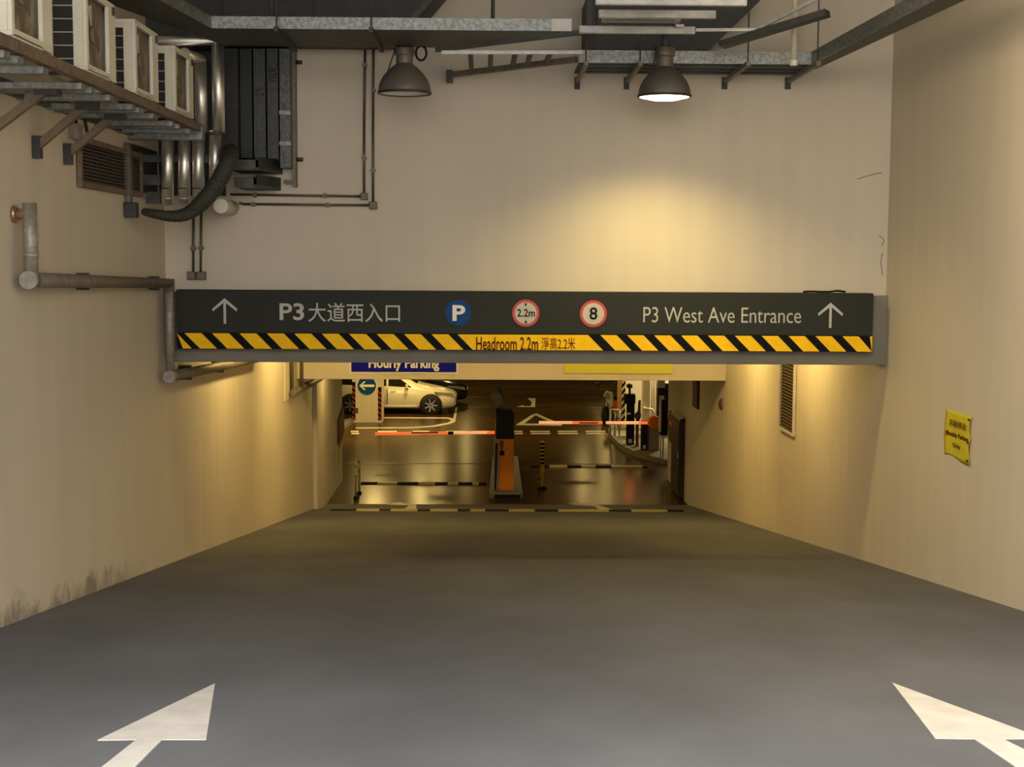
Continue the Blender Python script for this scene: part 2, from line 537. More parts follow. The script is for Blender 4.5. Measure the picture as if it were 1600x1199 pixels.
def up_arrow(px, pt, pb, half):
    mb = MB()
    t = at_y(px, pt, YS); b = at_y(px, pb, YS); hw = at_y(px + half, pt, YS).x - t.x
    th = hw * .2
    mb.box((t.x - th / 2, YS, b.z), (t.x + th / 2, YS - .006, t.z - th * .6))
    for s_ in (-1, 1):
        mb.prism([(t.x, YS, t.z), (t.x, YS, t.z - th * 1.5), (t.x + s_ * hw * .96, YS, t.z - hw * .98 - th * .5), (t.x + s_ * hw * 1.0, YS, t.z - hw * .98 + th * .55)], (0, -.0065, 0))
    return mb.build('arrow', 'sign_letter', S)


up_arrow(351, 466, 506, 19.5)
up_arrow(1298, 473, 512.5, 19.5)


def roundel(px, py, r, outer, inner, ring):
    c = at_y(px, py, YS); R = at_y(px + r, py, YS).x - c.x
    d = MB().disc(c, R, (0, -1, 0), .008, 48).build('disc', outer, S)
    if ring:
        MB().disc(c + Vector((0, -.0085, 0)), R * ring, (0, -1, 0), .003, 48).build('disc_face', inner, d)
    return d, c, R


d, c, R = roundel(716, 489, 20.5, 'blue', 'blue', None)
d['label'] = 'blue parking disc'
words('P', on_front(707, 727, 477, 501.5, YS - .008), 'lettering', 'white', d, fat=.03)
d, c, R = roundel(821.5, 489.5, 21.2, 'red', 'offwhite', .80)
d['label'] = 'red ringed height limit disc'
words('2.2m', on_front(808, 836, 483, 495, YS - .012), 'lettering', 'hazard_black', d, fat=.012)
for s_, py in ((1, 476.5), (-1, 502.5)):
    p = at_y(821.5, py, YS); q = R * .11
    MB().prism([(p.x - q, YS - .012, p.z + s_ * q), (p.x + q, YS - .012, p.z + s_ * q), (p.x, YS - .012, p.z - s_ * q)], (0, -.003, 0)).build('triangle_mark', 'hazard_black', d)
d, c, R = roundel(927, 490.5, 21.0, 'red', 'offwhite', .80)
d['label'] = 'red ringed speed limit disc'
words('8', on_front(921, 933.5, 480.5, 499.5, YS - .012), 'lettering', 'hazard_black', d, fat=.012)

# a loose black cable lying on top of the board
mb = MB()
pts = [at_y(x, y, 15.82) for x, y in ((1255, 457.5), (1268, 455.5), (1282, 456.5), (1296, 456.8), (1308, 454.5), (1316, 455.5), (1321, 458))]
for p in pts: p.z = max(p.z, zt + .012)
mb.tube(pts, .011, 8)
tag(mb.build('loose_cable', 'black'), 'loose black cable lying on top of the charcoal entrance sign', 'cable')

# signs on the second beam
for (nm, x0, x1, yt, yb_, m_, lab) in (('hourly_parking_sign', 549, 713, 530, 581, 'navy', 'navy blue hourly parking sign on the cream inner beam'),
                                       ('blank_sign', 882, 1051, 546, 583.5, 'lime', 'lime yellow blank sign panel on the cream inner beam')):
    a = at_y(x0, yb_, Y2 - .03); b = at_y(x1, yt, Y2 - .03)
    t = thing(nm, ((a.x + b.x) / 2, Y2, a.z), lab, 'sign')
    e = .035
    if m_ == 'navy':
        MB().box((a.x - e, Y2 - .02, a.z - e), (b.x + e, Y2, b.z + e)).build('border', 'white', t)
    MB().box((a.x, Y2 - .04, a.z), (b.x, Y2 - (.02 if m_ == 'navy' else 0), b.z)).build('panel', m_, t)
    if m_ == 'navy':
        words('Hourly Parking', on_front(576, 686.5, 559, 580, Y2 - .04), 'lettering', 'white', t, fat=.03)

# ================================================================== PAINT ON THE RAMP


def ramp_poly(mb, pix, lift=.004):
    pts = [at_ramp(*p) + Vector((0, 0, lift)) for p in pix]
    mb.prism([p - Vector((0, 0, lift)) for p in pts], (0, 0, lift))


mb = MB(); ramp_poly(mb, [(336, 1069), (322, 1157), (253, 1157), (212, 1199), (150, 1262), (90, 1262), (160, 1199), (213, 1157), (152, 1158)])
tag(mb.build('direction_arrow', 'road_white'), 'large white painted arrow on the grey ramp under the left wall', 'road marking', 'white arrows on the ramp')
mb = MB(); ramp_poly(mb, [(1394, 1068), (1600, 1144), (1660, 1155), (1567, 1156), (1600, 1172), (1720, 1255), (1660, 1262), (1585, 1199), (1522, 1156), (1461, 1155)])
tag(mb.build('direction_arrow', 'road_white'), 'large white painted arrow on the grey ramp below the yellow paper', 'road marking', 'white arrows on the ramp')

# ================================================================== YELLOW PAPER ON THE RIGHT WALL
XW = XR - .004
A = at_x(1478, 638.5, XW); B = at_x(1520, 652, XW); Cc = at_x(1517, 727, XW); D = at_x(1476, 710, XW)
t = thing('notice_paper', (XR, (A.y + B.y) / 2, Cc.z), 'yellow paper notice with brown lettering taped to the right wall', 'notice')
mb = MB()
nU, nV = 12, 14
gr = []
for i in range(nU + 1):
    row = []
    for j in range(nV + 1):
        u, v = i / nU, j / nV
        p = (A * (1 - u) + B * u) * (1 - v) + (D * (1 - u) + Cc * u) * v
        p.x = XR - .004 - .010 * abs(math.sin(u * 5.5 + v * 2)) * math.sin(v * math.pi) - .006 * (abs(v - .62) < .04) - .03 * (u > .93) * (.3 + .7 * abs(math.sin(v * 7)))
        if v == 1: p.z += .02 * math.sin(u * 6)
        row.append(mb.bm.verts.new(p))
    gr.append(row)
for i in range(nU):
    for j in range(nV):
        f = mb.bm.faces.new((gr[i][j], gr[i + 1][j], gr[i + 1][j + 1], gr[i][j + 1])); f.smooth = True
o = mb.build('paper', 'yellow_paper', t)
so = o.modifiers.new('thickness', 'SOLIDIFY'); so.thickness = .0015


def on_paper(u0, u1, v0, v1):
    def f(u, v, d):
        U, V = u0 + (u1 - u0) * u, v1 + (v0 - v1) * v
        p = (A * (1 - U) + B * U) * (1 - V) + (D * (1 - U) + Cc * U) * V
        p.x = XR - .018 - d
        return p
    return f


words('月租停泊', on_paper(.2, .82, .18, .33), 'lettering', 'brown_letter', t, .002)
words('Monthly Parking', on_paper(.1, .92, .44, .57), 'lettering', 'brown_letter', t, .002, .012)
words('Only', on_paper(.36, .64, .66, .79), 'lettering', 'brown_letter', t, .002)
mb = MB(); f = on_paper(.02, .14, .46, .58)
mb.prism([f(0, 0, 0), f(1, 0, 0), f(1, 1, 0), f(0, 1, 0)], (-.001, 0, 0)); mb.build('orange_mark', 'orange', t)
for v in (.04, .52, .9):
    f = on_paper(.93, 1.0, v, v + .05)
    MB().prism([f(0, 0, .012), f(1, 0, .012), f(1, 1, .012), f(0, 1, .012)], (-.002, 0, 0)).build('tape', 'marker', t)

# cracks beside the right corner of the front wall
mb = MB()
for path in (((1340, 280), (1352, 276), (1366, 272), (1378, 270)), ((1378, 372), (1372, 366), (1382, 376), (1377, 385)), ((1379, 395), (1376, 410), (1379, 430))):
    mb.tube([at_y(x, y, YF - .002) for x, y in path], .004, 5)
o = mb.build('wall_crack', 'crack'); o['kind'] = 'structure'

# ================================================================== WALL LOUVRES


def side_louvre(name, X, inward, ya, yb_, za, zb_, n, frame, slat, label):
    """louvre in a side wall; inward = +1 when the room lies towards +X"""
    t = thing(name, (X, (ya + yb_) / 2, za), label, 'air vent')
    fr = .05 if inward > 0 else .03
    MB().box((X, ya, za), (X + inward * .006, yb_, zb_)).build('backing', 'slat_gap', t)
    mb = MB()
    for a, b in (((ya, za), (yb_, za + fr)), ((ya, zb_ - fr), (yb_, zb_)), ((ya, za + fr), (ya + fr, zb_ - fr)), ((yb_ - fr, za + fr), (yb_, zb_ - fr))):
        mb.box((X, a[0], a[1]), (X + inward * .045, b[0], b[1]))
    mb.build('frame', frame, t)
    mb = MB()
    for k in range(n):
        z = za + fr + (zb_ - za - 2 * fr) * (k + .5) / n
        h = (zb_ - za - 2 * fr) / n
        if inward < 0:
            mb.box((X + inward * .008, ya + fr, z - h * .12), (X + inward * .030, yb_ - fr, z + h * .12))
            continue
        mb.hexa([(X + inward * .008, ya + fr, z + h * .15), (X + inward * .036, ya + fr, z - h * .30), (X + inward * .036, yb_ - fr, z - h * .30), (X + inward * .008, yb_ - fr, z + h * .15)],
                [(X + inward * .008, ya + fr, z + h * .40), (X + inward * .036, ya + fr, z - h * .05), (X + inward * .036, yb_ - fr, z - h * .05), (X + inward * .008, yb_ - fr, z + h * .40)])
    mb.build('slats', slat, t)
    return t


a = at_x(118, 214, XL); b = at_x(207, 236, XL); c_ = at_x(118, 294, XL); d_ = at_x(207, 305, XL)
side_louvre('wall_louvre', XL, 1, a.y, b.y + .25, (c_.z + d_.z) / 2, (a.z + b.z) / 2, 11, 'rust', 'slat_dark', 'dark slatted air vent high on the left wall under the condensers')
a = at_x(1243, 620, XR); b = at_x(1222, 620, XR); c_ = at_x(1232, 676, XR)
side_louvre('wall_louvre', XR, -1, a.y - .05, b.y + .05, c_.z, c_.z + 1.35, 26, 'wall', 'slat', 'tall narrow slatted air vent on the right wall behind the beam')

# ================================================================== PENDANT LAMPS
YLAMP = 14.7


def lamp(px, prim, lit, label, top_py):
    c = at_y(px, prim, YLAMP)
    k = YLAMP / F
    R = 40.5 * k
    t = thing('pendant_lamp', c, label, 'lamp', 'bell lamps hung before the front wall')
    H = 47 * k
    prof = []
    for i in range(13):
        s = i / 12
        prof.append((R * (1 - .74 * s ** 2.3) if s < 1 else R * .26, H * s))
    shade = MB().lathe(prof + [(R * .255, H), ] + [(r * .965, h - .004) for r, h in prof[::-1][1:]] + [(R, 0)], c, 48).build('shade', 'lamp_shade', t)
    MB().lathe([(R * 1.0, .0), (R * 1.03, .0), (R * 1.03, .02), (R * 1.0, .02)], c, 48).build('rim', 'dark_metal', shade)
    MB().lathe([(R * .955, .012), (R * .70, H * .55), (R * .24, H * .93)], c, 48).build('reflector', 'lamp_inside', shade)
    z0 = c.z + H
    neck = (15 if lit else 12) * k
    MB().lathe([(13 * k, 0), (13 * k, neck), (15.5 * k, neck * 1.1), (15.5 * k, neck * 1.5), (15.5 * k, neck * 2.0)], c + Vector((0, 0, H - .01)), 28, closed=True).build('ballast_housing', 'lamp_shade', t, .006)
    zt_l = at_y(px, top_py, YLAMP).z
    MB().tube([(c.x, c.y, z0 + neck * 1.8), (c.x, c.y, zt_l)], 6 * k, 14).build('stem', 'galv_dark', t)
    if lit:
        MB().tube([(c.x, c.y, zt_l), (c.x, c.y, CEIL)], .012, 10).build('hanging_rod', 'galv_dark', t)
    MB().tube([(c.x - R * .62, c.y - R * .3, c.z + H * .66), (c.x - 16 * k, c.y - .1, z0 + neck * .9), (c.x - 14 * k, c.y - .02, z0 + neck * 1.7)], .007, 8).build('stay_wire', 'dark_metal', t)
    if lit:
        MB().lathe([(R * .93, .0), (R * .5, -.028), (.001, -.036), (.001, .004), (R * .93, .006)], c, 40).build('glass', 'lamp_glow', t)
    else:
        MB().lathe([(.16 * R, .18), (.30 * R, .10), (.28 * R, .04), (.001, .02)], c, 24).build('bulb', 'lamp_glass_off', t)
    return t, c, R, H


t, c, R, H = lamp(632, 147, False, 'unlit bell lamp with a cable loop beside it', 74)
k = YLAMP / F
lp = [c + Vector((math.cos(a_) * 8 * k + 26 * k, -.05, 61 * k + math.sin(a_) * 11 * k)) for a_ in [math.radians(100 + 20 * i) for i in range(18)]]
MB().tube(lp, .012, 8).build('cable', 'black', t)
t, c, R, H = lamp(1038, 152, True, 'lit bell lamp throwing yellow light on the front wall', 52)
l = bpy.data.lights.new('lamp_light', 'SPOT'); l.energy = 280; l.color = (1.0, 0.77, 0.27); l.shadow_soft_size = .10
l.spot_size = math.radians(140); l.spot_blend = .9
lo = bpy.data.objects.new('lamp_light', l); COL.objects.link(lo)
lo.location = c + Vector((0, 0, -.12))

# ================================================================== CONDENSERS AND THEIR RACK ON THE LEFT WALL
XF = at_y(304, 190, 14.2).x
ZR = at_y(304, 190, 14.2).z           # top of the front rail


def condenser(loc):
    """origin at the near lower front corner; runs back to the wall (-X) and along +Y"""
    Wd, Hh, Dp = .80, .62, .34
    t = thing('air_conditioner', loc, '', 'air conditioner', 'outdoor units on the wall rack')
    o = Vector(loc)

    def B(mb, x0, x1, y0, y1, z0, z1):
        mb.box(o + Vector((-x0, y0, z0)), o + Vector((-x1, y1, z1)))
    mb = MB()
    B(mb, .031, .10, 0, .025, .05, Hh - .03)      # side strip beside the front corner
    B(mb, 0, .03, 0, .055, .05, Hh - .03); B(mb, 0, .03, Wd - .20, Wd, .05, Hh - .03)
    B(mb, 0, .03, .055, Wd - .20, .05, .07); B(mb, 0, .03, .055, Wd - .20, Hh - .045, Hh - .03)
    B(mb, 0, Dp, 0, Wd, Hh - .03, Hh); B(mb, 0, Dp, 0, Wd, .02, .05)
    B(mb, .031, Dp, Wd - .02, Wd, .05, Hh - .03); B(mb, .25, .275, 0, .025, .05, Hh - .07); B(mb, Dp - .02, Dp, 0, Wd - .02, .05, Hh - .03)
    B(mb, .101, Dp - .02, 0, .02, Hh - .07, Hh - .03)
    mb.build('casing', 'ac', t, .003)
    mb = MB(); B(mb, .10, Dp - .02, .03, .05, .05, Hh - .03)
    coil = mb.build('coil', 'ac_coil', t)
    for i in range(5):
        mb = MB(); z = .10 + i * .095
        B(mb, .10, Dp - .02, .012, .018, z, z + .007); mb.build('guard_wire', 'steel_bar', coil)
    mb = MB(); B(mb, .05, .06, .055, Wd - .20, .07, Hh - .045)
    fan = mb.build('fan_grille', 'ac_fan', t)
    c = o + Vector((-.046, .055 + (Wd - .295) / 2, .32))
    MB().disc(c, .065, (1, 0, 0), .02, 20).build('hub', 'ac_fan', fan)
    for i in range(3):
        a_ = math.radians(90 + 120 * i); a2 = a_ + .55
        p = [c, c + Vector((0, math.cos(a_), math.sin(a_))) * .22, c + Vector((.006, math.cos(a2), math.sin(a2))) * .22]
        MB().prism(p, (-.003, 0, 0)).build('blade', 'offwhite' if i == 0 else 'ac_fan', fan)
    mb = MB()
    B(mb, .0, .02, .03, Wd - .2, .012, .035); mb.build('sill', 'ac', t)
    for y in (.10, Wd - .14):
        mb = MB(); B(mb, .02, Dp - .02, y, y + .05, 0, .02); mb.build('foot', 'galv_dark', t)
    mb = MB(); B(mb, -.012, 0, Wd - .10, Wd - .06, Hh - .09, Hh - .03); mb.build('latch', 'dark_metal', t)
    return t


units = [(8.85, 'cream air conditioner nearest the camera on the wall rack, cut off by the photo edge'),
         (10.47, 'cream air conditioner second from the near end of the wall rack'),
         (11.89, 'cream air conditioner third from the near end of the wall rack'),
         (13.37, 'cream air conditioner at the far end of the wall rack beside the silver pipes')]
proto = None
for y, lab in units:
    loc = (XF, y, ZR)
    if proto is None:
        proto = condenser(loc); proto['label'] = lab
    else:
        copy_thing(proto, loc, lab)
t = thing('equipment_rack', (XL1, 11, ZR - .1), 'long galvanised wall rack with diagonal brackets carrying the air conditioners', 'rack')
MB().box((XF - .05, 7.5, ZR - .075), (XF + .02, 14.55, ZR)).build('front_rail', 'rust', t)
MB().box((XL1, 7.5, ZR - .12), (XL + .06, 14.55, ZR - .02)).build('wall_rail', 'galv_dark', t)
for y, _ in units:
    for yy in (y - .13, y + .12, y + .62):
        MB().box((XL1, yy, ZR - .13), (XF - .01, yy + .11, ZR - .085)).build('cross_bar', 'galv', t)
MB().box((XL1, 14.42, ZR - .16), (XF + .03, 14.56, ZR - .02)).build('cross_bar', 'galv', t)
for px, py in ((51, 230), (100, 241), (-20, 205)):
    q = at_x(px, py, XL)
    br = MB().bar(q + Vector((.03, 0, .0)), (XF - .25, q.y, ZR - .10), .06, .06, (0, 1, 0)).build('bracket', 'rust', t)
    MB().box((XL1, q.y - .035, q.z - .09), (XL + .07, q.y + .035, q.z + .09)).build('wall_plate', 'dark_metal', br)
    MB().box((XF - .36, q.y - .07, ZR - .17), (XF - .2, q.y + .07, ZR - .08)).build('gusset', 'dark_metal', br)

q = at_x(112, 208, XL)
t = thing('junction_box', q, 'small pale junction box with a bent cable on the left wall under the rack', 'junction box')
MB().box((XL1, q.y - .08, q.z - .06), (XL + .08, q.y + .08, q.z + .08)).build('box', 'pipe_grey', t, .006)
MB().tube([(XL + .04, q.y, q.z + .08), (XL + .04, q.y - .02, q.z + .18), (XL + .06, q.y + .08, q.z + .28), (XL + .10, q.y + .15, ZR - .27)], .016, 8).build('cable', 'dark_metal', t)

# ================================================================== SILVER PIPES AND DARK DUCT BESIDE THE CORNER
YP = 14.85
kp = YP / F


def foil_pipe(px, top, bottom, label, elbow=None, px_top=None):
    a = at_y(px_top or px, top, YP); b = at_y(px, bottom, YP); r = 9.2 * kp
    t = thing('insulated_pipe', b, label, 'pipe', 'silver clad pipes in the left corner')
    a.y = b.y = YP
    mid = at_y(px, 204, YP)
    MB().tube([b + Vector((0, 0, .06)), (mid.x, YP, mid.z)], r, 20).build('lower_cladding', 'silver', t)
    MB().lathe([(r * .8, 0), (r, .06), (r * 1.03, .06), (r * 1.03, .075)], b, 20, closed=True).build('end_cap', 'silver', t)
    if elbow:
        e = at_y(elbow[0], elbow[1], elbow[2])
        MB().tube([(a.x, YP, mid.z - .02), (a.x, YP, a.z)], r * 1.04, 20).build('upper_cladding', 'silver', t)
        MB().tube([(a.x, YP, a.z - r * .2), (a.x - r * .1, YP, a.z + r * .35), e], [r * 1.05, r * 1.05, r * .95], 20).build('elbow', 'silver', t)
    else:
        MB().tube([(a.x, YP, mid.z - .02), (a.x, YP, a.z)], r, 20).build('upper_cladding', 'silver', t)
    MB().lathe([(r * 1.06, 0), (r * 1.06, .03)], (mid.x, YP, mid.z - .05), 20, closed=True).build('joint_band', 'galv_dark', t)
    z = at_y(px, 296, YP).z
    MB().lathe([(r * 1.015, 0), (r * 1.015, .012)], (b.x, YP, z), 20, closed=True).build('seam', 'galv_dark', t)
    return t


foil_pipe(262, 160, 321, 'silver clad pipe nearest the left wall, below the rack end')
foil_pipe(288, 160, 321, 'silver clad pipe second from the left wall, below the rack end')
foil_pipe(310, 96, 318, 'silver clad pipe rising past the farthest air conditioner to a short elbow', (288, 84, 14.4), 313)
foil_pipe(336, 66, 300, 'silver clad pipe rising highest, with a long arm to the left', (240, 66, 14.5), 340)

t = thing('pipe_support_frame', at_y(280, 320, 15.6), 'dark steel support frame behind the silver pipes in the corner', 'pipe support')
for i, (y0, y1, x0, x1) in enumerate(((243, 253, 209, 345), (273, 289, 209, 250), (300, 318, 228, 250))):
    a = at_y(x0, y1, 14.95); b = at_y(x1, y0, 14.95)
    MB().box((max(a.x, XL1), 14.95, a.z), (b.x, 15.01, b.z)).build('cross_bar', 'galv_dark', t)
a = at_y(206, 316, 14.3); b = at_y(214, 224, 14.3)
MB().box((XL1, 14.25, a.z), (XL + .06, 14.36, b.z)).build('upright', 'pipe_dark', t)
a = at_y(202, 340, 14.2); b = at_y(220, 316, 14.2)
MB().box((XL1, 14.2, a.z), (XL + .13, 14.32, b.z)).build('foot_plate', 'dark_metal', t, .01)
za_, zb_2 = at_x(214, 300, XL).z, at_x(214, 228, XL).z
MB().box((XL1, 14.40, za_), (XL + .02, 15.6, zb_2)).build('side_panel', 'duct', t)
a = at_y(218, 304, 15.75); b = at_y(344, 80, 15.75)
MB().box((XL1, 15.75, a.z), (b.x, YW, b.z)).build('back_and_shade_panel', 'duct', t)  # dark panel; its upper part stands in for the shadow between the pipes

a = at_y(345, 252, 15.6); b = at_y(396, 76, 15.6)
t = thing('riser_duct', (a.x, 15.8, a.z), 'dark grey vertical duct between the silver pipes and the steel trunking', 'duct')
MB().hexa([(a.x, 15.6, a.z), (b.x - .175, 15.6, a.z), (b.x - .175, YW, a.z), (a.x, YW, a.z)], [(a.x, 15.6, b.z), (b.x - .175, 15.6, b.z), (b.x - .175, YW, b.z), (a.x, YW, b.z)]).build('duct_body', 'duct', t)
MB().box((a.x, 15.59, a.z + .6), (b.x - .17, 15.6, a.z + .62)).build('seam', 'dark_metal', t)


def trunking(x0, x1, y0, y1, m_, label, letters=None, clamps=()):
    a = at_y(x0, y1, 15.72); b = at_y(x1, y0, 15.72)
    t = thing('cable_trunking', (a.x, 15.9, a.z), label, 'trunking', 'vertical cable trunkings on the front wall')
    MB().box((a.x, 15.72, a.z), (b.x, YW, b.z)).build('channel', m_, t, .004)
    w_ = (b.x - a.x)
    for s_ in (.0, .82):
        MB().box((a.x + w_ * s_, 15.705, a.z), (a.x + w_ * (s_ + .18), 15.72, b.z)).build('lip', m_, t)
    if letters:
        (s_, l0, l1) = letters
        p = at_y(0, l0, 15.7).z; q = at_y(0, l1, 15.7).z
        words(s_, lambda u, v, d: Vector((a.x + w_ * (.15 + .7 * v), 15.704 - d, p + (q - p) * u)), 'lettering', 'marker', t, .003, .02)
    for y in clamps:
        z = at_y(x0, y, 15.7).z
        MB().box((a.x - .01, 15.70, z - .02), (b.x + .005, 15.72, z + .02)).build('clamp', 'galv', t)
    return t


trunking(377, 393, 76, 247, 'duct', 'darkest vertical trunking, next to the dark duct')
trunking(398, 414, 76, 246, 'galv_dark', 'dull grey vertical trunking left of the lettered trunking', ('LT', 136, 148))
trunking(419, 434, 76, 248, 'galv_dark', 'grey vertical trunking lettered BTU in black', ('BTU', 104, 124))
trunking(438.5, 453, 76, 262, 'galv_mid', 'wide galvanised vertical trunking with clamps at the right of the group', None, (176, 224))
a = at_y(460, 292, 15.85); b = at_y(460, 78, 15.85)
t = thing('steel_angle', a, 'thin brown vertical steel angle right of the trunkings', 'steel angle')
MB().box((a.x - .018, 15.85, a.z), (a.x + .018, YW, b.z)).build('angle', 'pipe_dark', t)
for y in (97, 249):
    z = at_y(460, y, 15.9).z
    MB().lathe([(.022, 0), (.022, .07)], (a.x + .018, 15.92, z), 10, (1, 0, 0), True).build('bolt', 'dark_metal', t)
z = at_y(456, 284, 15.9).z
MB().box((at_y(443, 284, 15.9).x, 15.9, z - .02), (a.x, 15.95, z + .02)).build('cross_piece', 'pipe_dark', t)
for (x0, x1, y0, y1, lab) in ((360, 427, 250, 266, 'upper dark steel shelf bracket under the trunkings'), (366, 424, 277, 293, 'lower dark steel shelf bracket under the trunkings')):
    a = at_y(x0, y1, 15.3); b = at_y(x1, y0, 15.3)
    t = thing('steel_bracket', (a.x, 15.9, a.z), lab, 'bracket', 'steel brackets under the trunkings')
    MB().prism([(a.x, 15.3, a.z), (b.x - .16, 15.3, a.z), (b.x, YW, a.z), (a.x, YW, a.z)], (0, 0, .03)).build('shelf', 'galv_dark', t)
    MB().box((a.x, 15.3, a.z + .03), (b.x - .16, 15.34, b.z)).build('front_lip', 'galv_dark', t)
    MB().prism([(b.x - .16, 15.3, a.z + .03), (b.x, YW, a.z + .03), (b.x - .03, YW, a.z + .03), (b.x - .19, 15.3, a.z + .03)], (0, 0, b.z - a.z)).build('end_plate', 'duct', t)

# black ribbed hose sweeping down in front of the pipes
ctl = [(225, 331, 14.26), (240, 334, 14.4), (268, 338, 14.5), (292, 334, 14.6), (312, 320, 14.6), (328, 302, 14.6), (342, 282, 14.6), (352, 263, 14.6), (357, 248, 14.65), (361, 236, 14.9)]
P = [at_y(*c_) for c_ in ctl]
path = []
for i in range(len(P) - 1):
    p0, p1, p2, p3 = P[max(i - 1, 0)], P[i], P[i + 1], P[min(i + 2, len(P) - 1)]
    for s_ in range(6):
        u = s_ / 6
        path.append(.5 * ((2 * p1) + (p2 - p0) * u + (2 * p0 - 5 * p1 + 4 * p2 - p3) * u * u + (3 * p1 - p0 - 3 * p2 + p3) * u ** 3))
path.append(P[-1])
rad = []
for i in range(len(path)):
    s_ = i / (len(path) - 1)
    rad.append((.035 + .05 * min(1, s_ * 2.0)) * (1.0 + (.05 if i % 2 else -.02)))
tag(MB().tube(path, rad, 16).build('ribbed_hose', 'flex'), 'thick black ribbed hose sweeping down below the silver pipes', 'hose')

c = at_y(345, 322, 15.35)
t = thing('pipe_stub', c, 'short pale pipe stub poking out of the front wall below the ribbed hose', 'pipe')
MB().lathe([(.072, 0), (.085, .01), (.085, YW - 15.35)], c, 24, (0, 1, 0), True).build('stub', 'pvc', t)
MB().lathe([(.078, -.012), (.078, 0.01)], c, 24, (0, 1, 0), True).build('cap', 'white', t)

# ================================================================== CONDUITS ON THE FRONT WALL
YC = YF - .03


def conduit(pts, label, boxes=(), saddles=()):
    p = [at_y(x, y, YC) for x, y in pts]
    t = thing('conduit', (p[-1].x, YF, p[-1].z), label, 'conduit', 'bronze conduits on the front wall')
    for a, b in zip(p, p[1:]):
        MB().tube([a, b], .0145, 10).build('tube', 'conduit', t)
    for (x, y, s_) in boxes:
        c = at_y(x, y, YC - .01); h = s_ / 2 * YF / F
        bx = MB().box((c.x - h, YC - .05, c.z - h), (c.x + h, YW, c.z + h)).build('box', 'conduit', t, .008)
        MB().box((c.x - h * .8, YC - .055, c.z - h * .8), (c.x + h * .8, YC - .05, c.z + h * .8)).build('lid', 'pipe_dark', bx)
    for (x, y) in saddles:
        c = at_y(x, y, YC)
        MB().disc(c + Vector((0, .026, 0)), .028, (0, -1, 0), .05, 12).build('saddle', 'conduit', t)
    return t


conduit([(570.5, 72), (569, 190), (569, 307), (360, 304)], 'left of the two long conduits, with the upper horizontal run', [(569, 307, 11)], [(570, 102), (569, 247), (398, 305), (508, 306)])
conduit([(583.5, 72), (583, 170), (583, 321), (380, 319), (374, 317)], 'right of the two long conduits, with the lower horizontal run', [(583, 321, 12)], [(583.5, 141), (583, 266), (396, 319.5), (512, 320.5)])
conduit([(302.5, 332), (302, 426)], 'left of the two short conduits ending in a small box above the sign', [(299.5, 431, 12.5)], [(302.5, 388)])
conduit([(314.5, 332), (313.5, 426)], 'right of the two short conduits ending in a small box above the sign', [(315, 431, 13)], [(314, 388)])

# ================================================================== PIPES ON THE LEFT WALL
XP = XL + .13
t = thing('drain_pipe', at_x(150, 440, XL), 'grey drain pipe stepping along the left wall to the entrance sign', 'pipe')
a = at_x(46, 317, XP); b = at_x(42, 438, XP); b.y = a.y
c = at_x(264, 443, XP)
MB().tube([a, b], .055, 18).build('upright', 'pipe_grey', t)
MB().tube([b, c], [.06, .052], 18).build('long_run', 'pipe_dark', t)
MB().lathe([(.07, -.02), (.07, .07)], b + Vector((-.0, -.06, 0)), 20, (0, 1, 0), True).build('end_cap', 'pipe_grey', t)
z = at_x(45, 399, XP).z
MB().lathe([(.062, -.02), (.062, .02)], (a.x, a.y, z), 18, (0, 0, 1), True).build('collar', 'pipe_grey', t)
q = at_x(24, 333, XP)
v = MB().tube([(XL1, a.y, q.z), (a.x - .01, a.y, q.z), (a.x + .0, a.y - .0, q.z)], .045, 14).build('wall_spigot', 'brass', t)
MB().lathe([(.065, 0), (.065, .03)], (XL1, a.y, q.z), 16, (1, 0, 0), True).build('flange', 'brass', v)
d = at_x(262, 590, XP); d.y = c.y; dz = d.z
MB().tube([c + Vector((0, 0, .05)), (c.x, c.y, dz)], .048, 18).build('down_pipe', 'pipe_grey', t)
MB().lathe([(.06, -.09), (.06, .05)], c + Vector((0, 0, -.0)), 18, (0, 0, 1), True).build('collar', 'pipe_dark', t)
e = at_x(392, 560, XP)
MB().tube([(c.x, c.y, dz), (XP, 22.0, dz - .25)], .06, 18).build('inner_run', 'pipe_dark', t)
MB().lathe([(.068, -.05), (.068, .03)], (c.x, c.y - .02, dz), 20, (0, 1, 0), True).build('end_cap', 'pipe_grey', t)
for s_ in (.35, .92):
    p = b + (c - b) * s_
    MB().box((XL1, p.y - .02, p.z - .075), (p.x - .02, p.y + .02, p.z + .075)).build('clip', 'dark_metal', t)
for yy in (16.6, 18.6):
    z = dz - .25 * (yy - c.y) / (22 - c.y)
    MB().box((XL1, yy - .03, z - .085), (XP + .02, yy + .03, z + .085)).build('clip', 'dark_metal', t)
t = thing('branch_pipe', (XL + .1, 19, dz), 'thin grey branch pipe above the drain pipe behind the beam', 'pipe')
MB().tube([(XL + .07, 16.9, dz + .5), (XL + .07, 16.9, dz + .17), (XL + .07, 17.6, dz + .13), (XL + .07, 21.0, dz + .02)], .035, 12).build('run', 'pipe_grey', t)
MB().lathe([(.05, 0), (.05, .1)], (XL + .07, 16.9, dz + .1), 14, (0, 0, 1), True).build('elbow', 'pipe_grey', t)
t = thing('riser_pipe', (XL + .1, 26, 3.1), 'pair of brown pipes turning along the left wall before the inner beam', 'pipe')
zz = at_x(468, 606, XL + .1).z
for dx, yy in ((.06, 25.6), (.16, 26.2)):
    MB().tube([(XL + dx, yy, TUN - .05), (XL + dx, yy, zz)], .035, 12).build('upright', 'pipe_dark', t)
MB().tube([(XL + .11, 25.4, zz), (XL + .11, 30.6, zz - .12)], .06, 14).build('run', 'pipe_dark', t)
MB().box((XL1, 25.0, zz - .12), (XL + .03, 25.5, TUN - .05)).build('side_plate', 'wall', t)

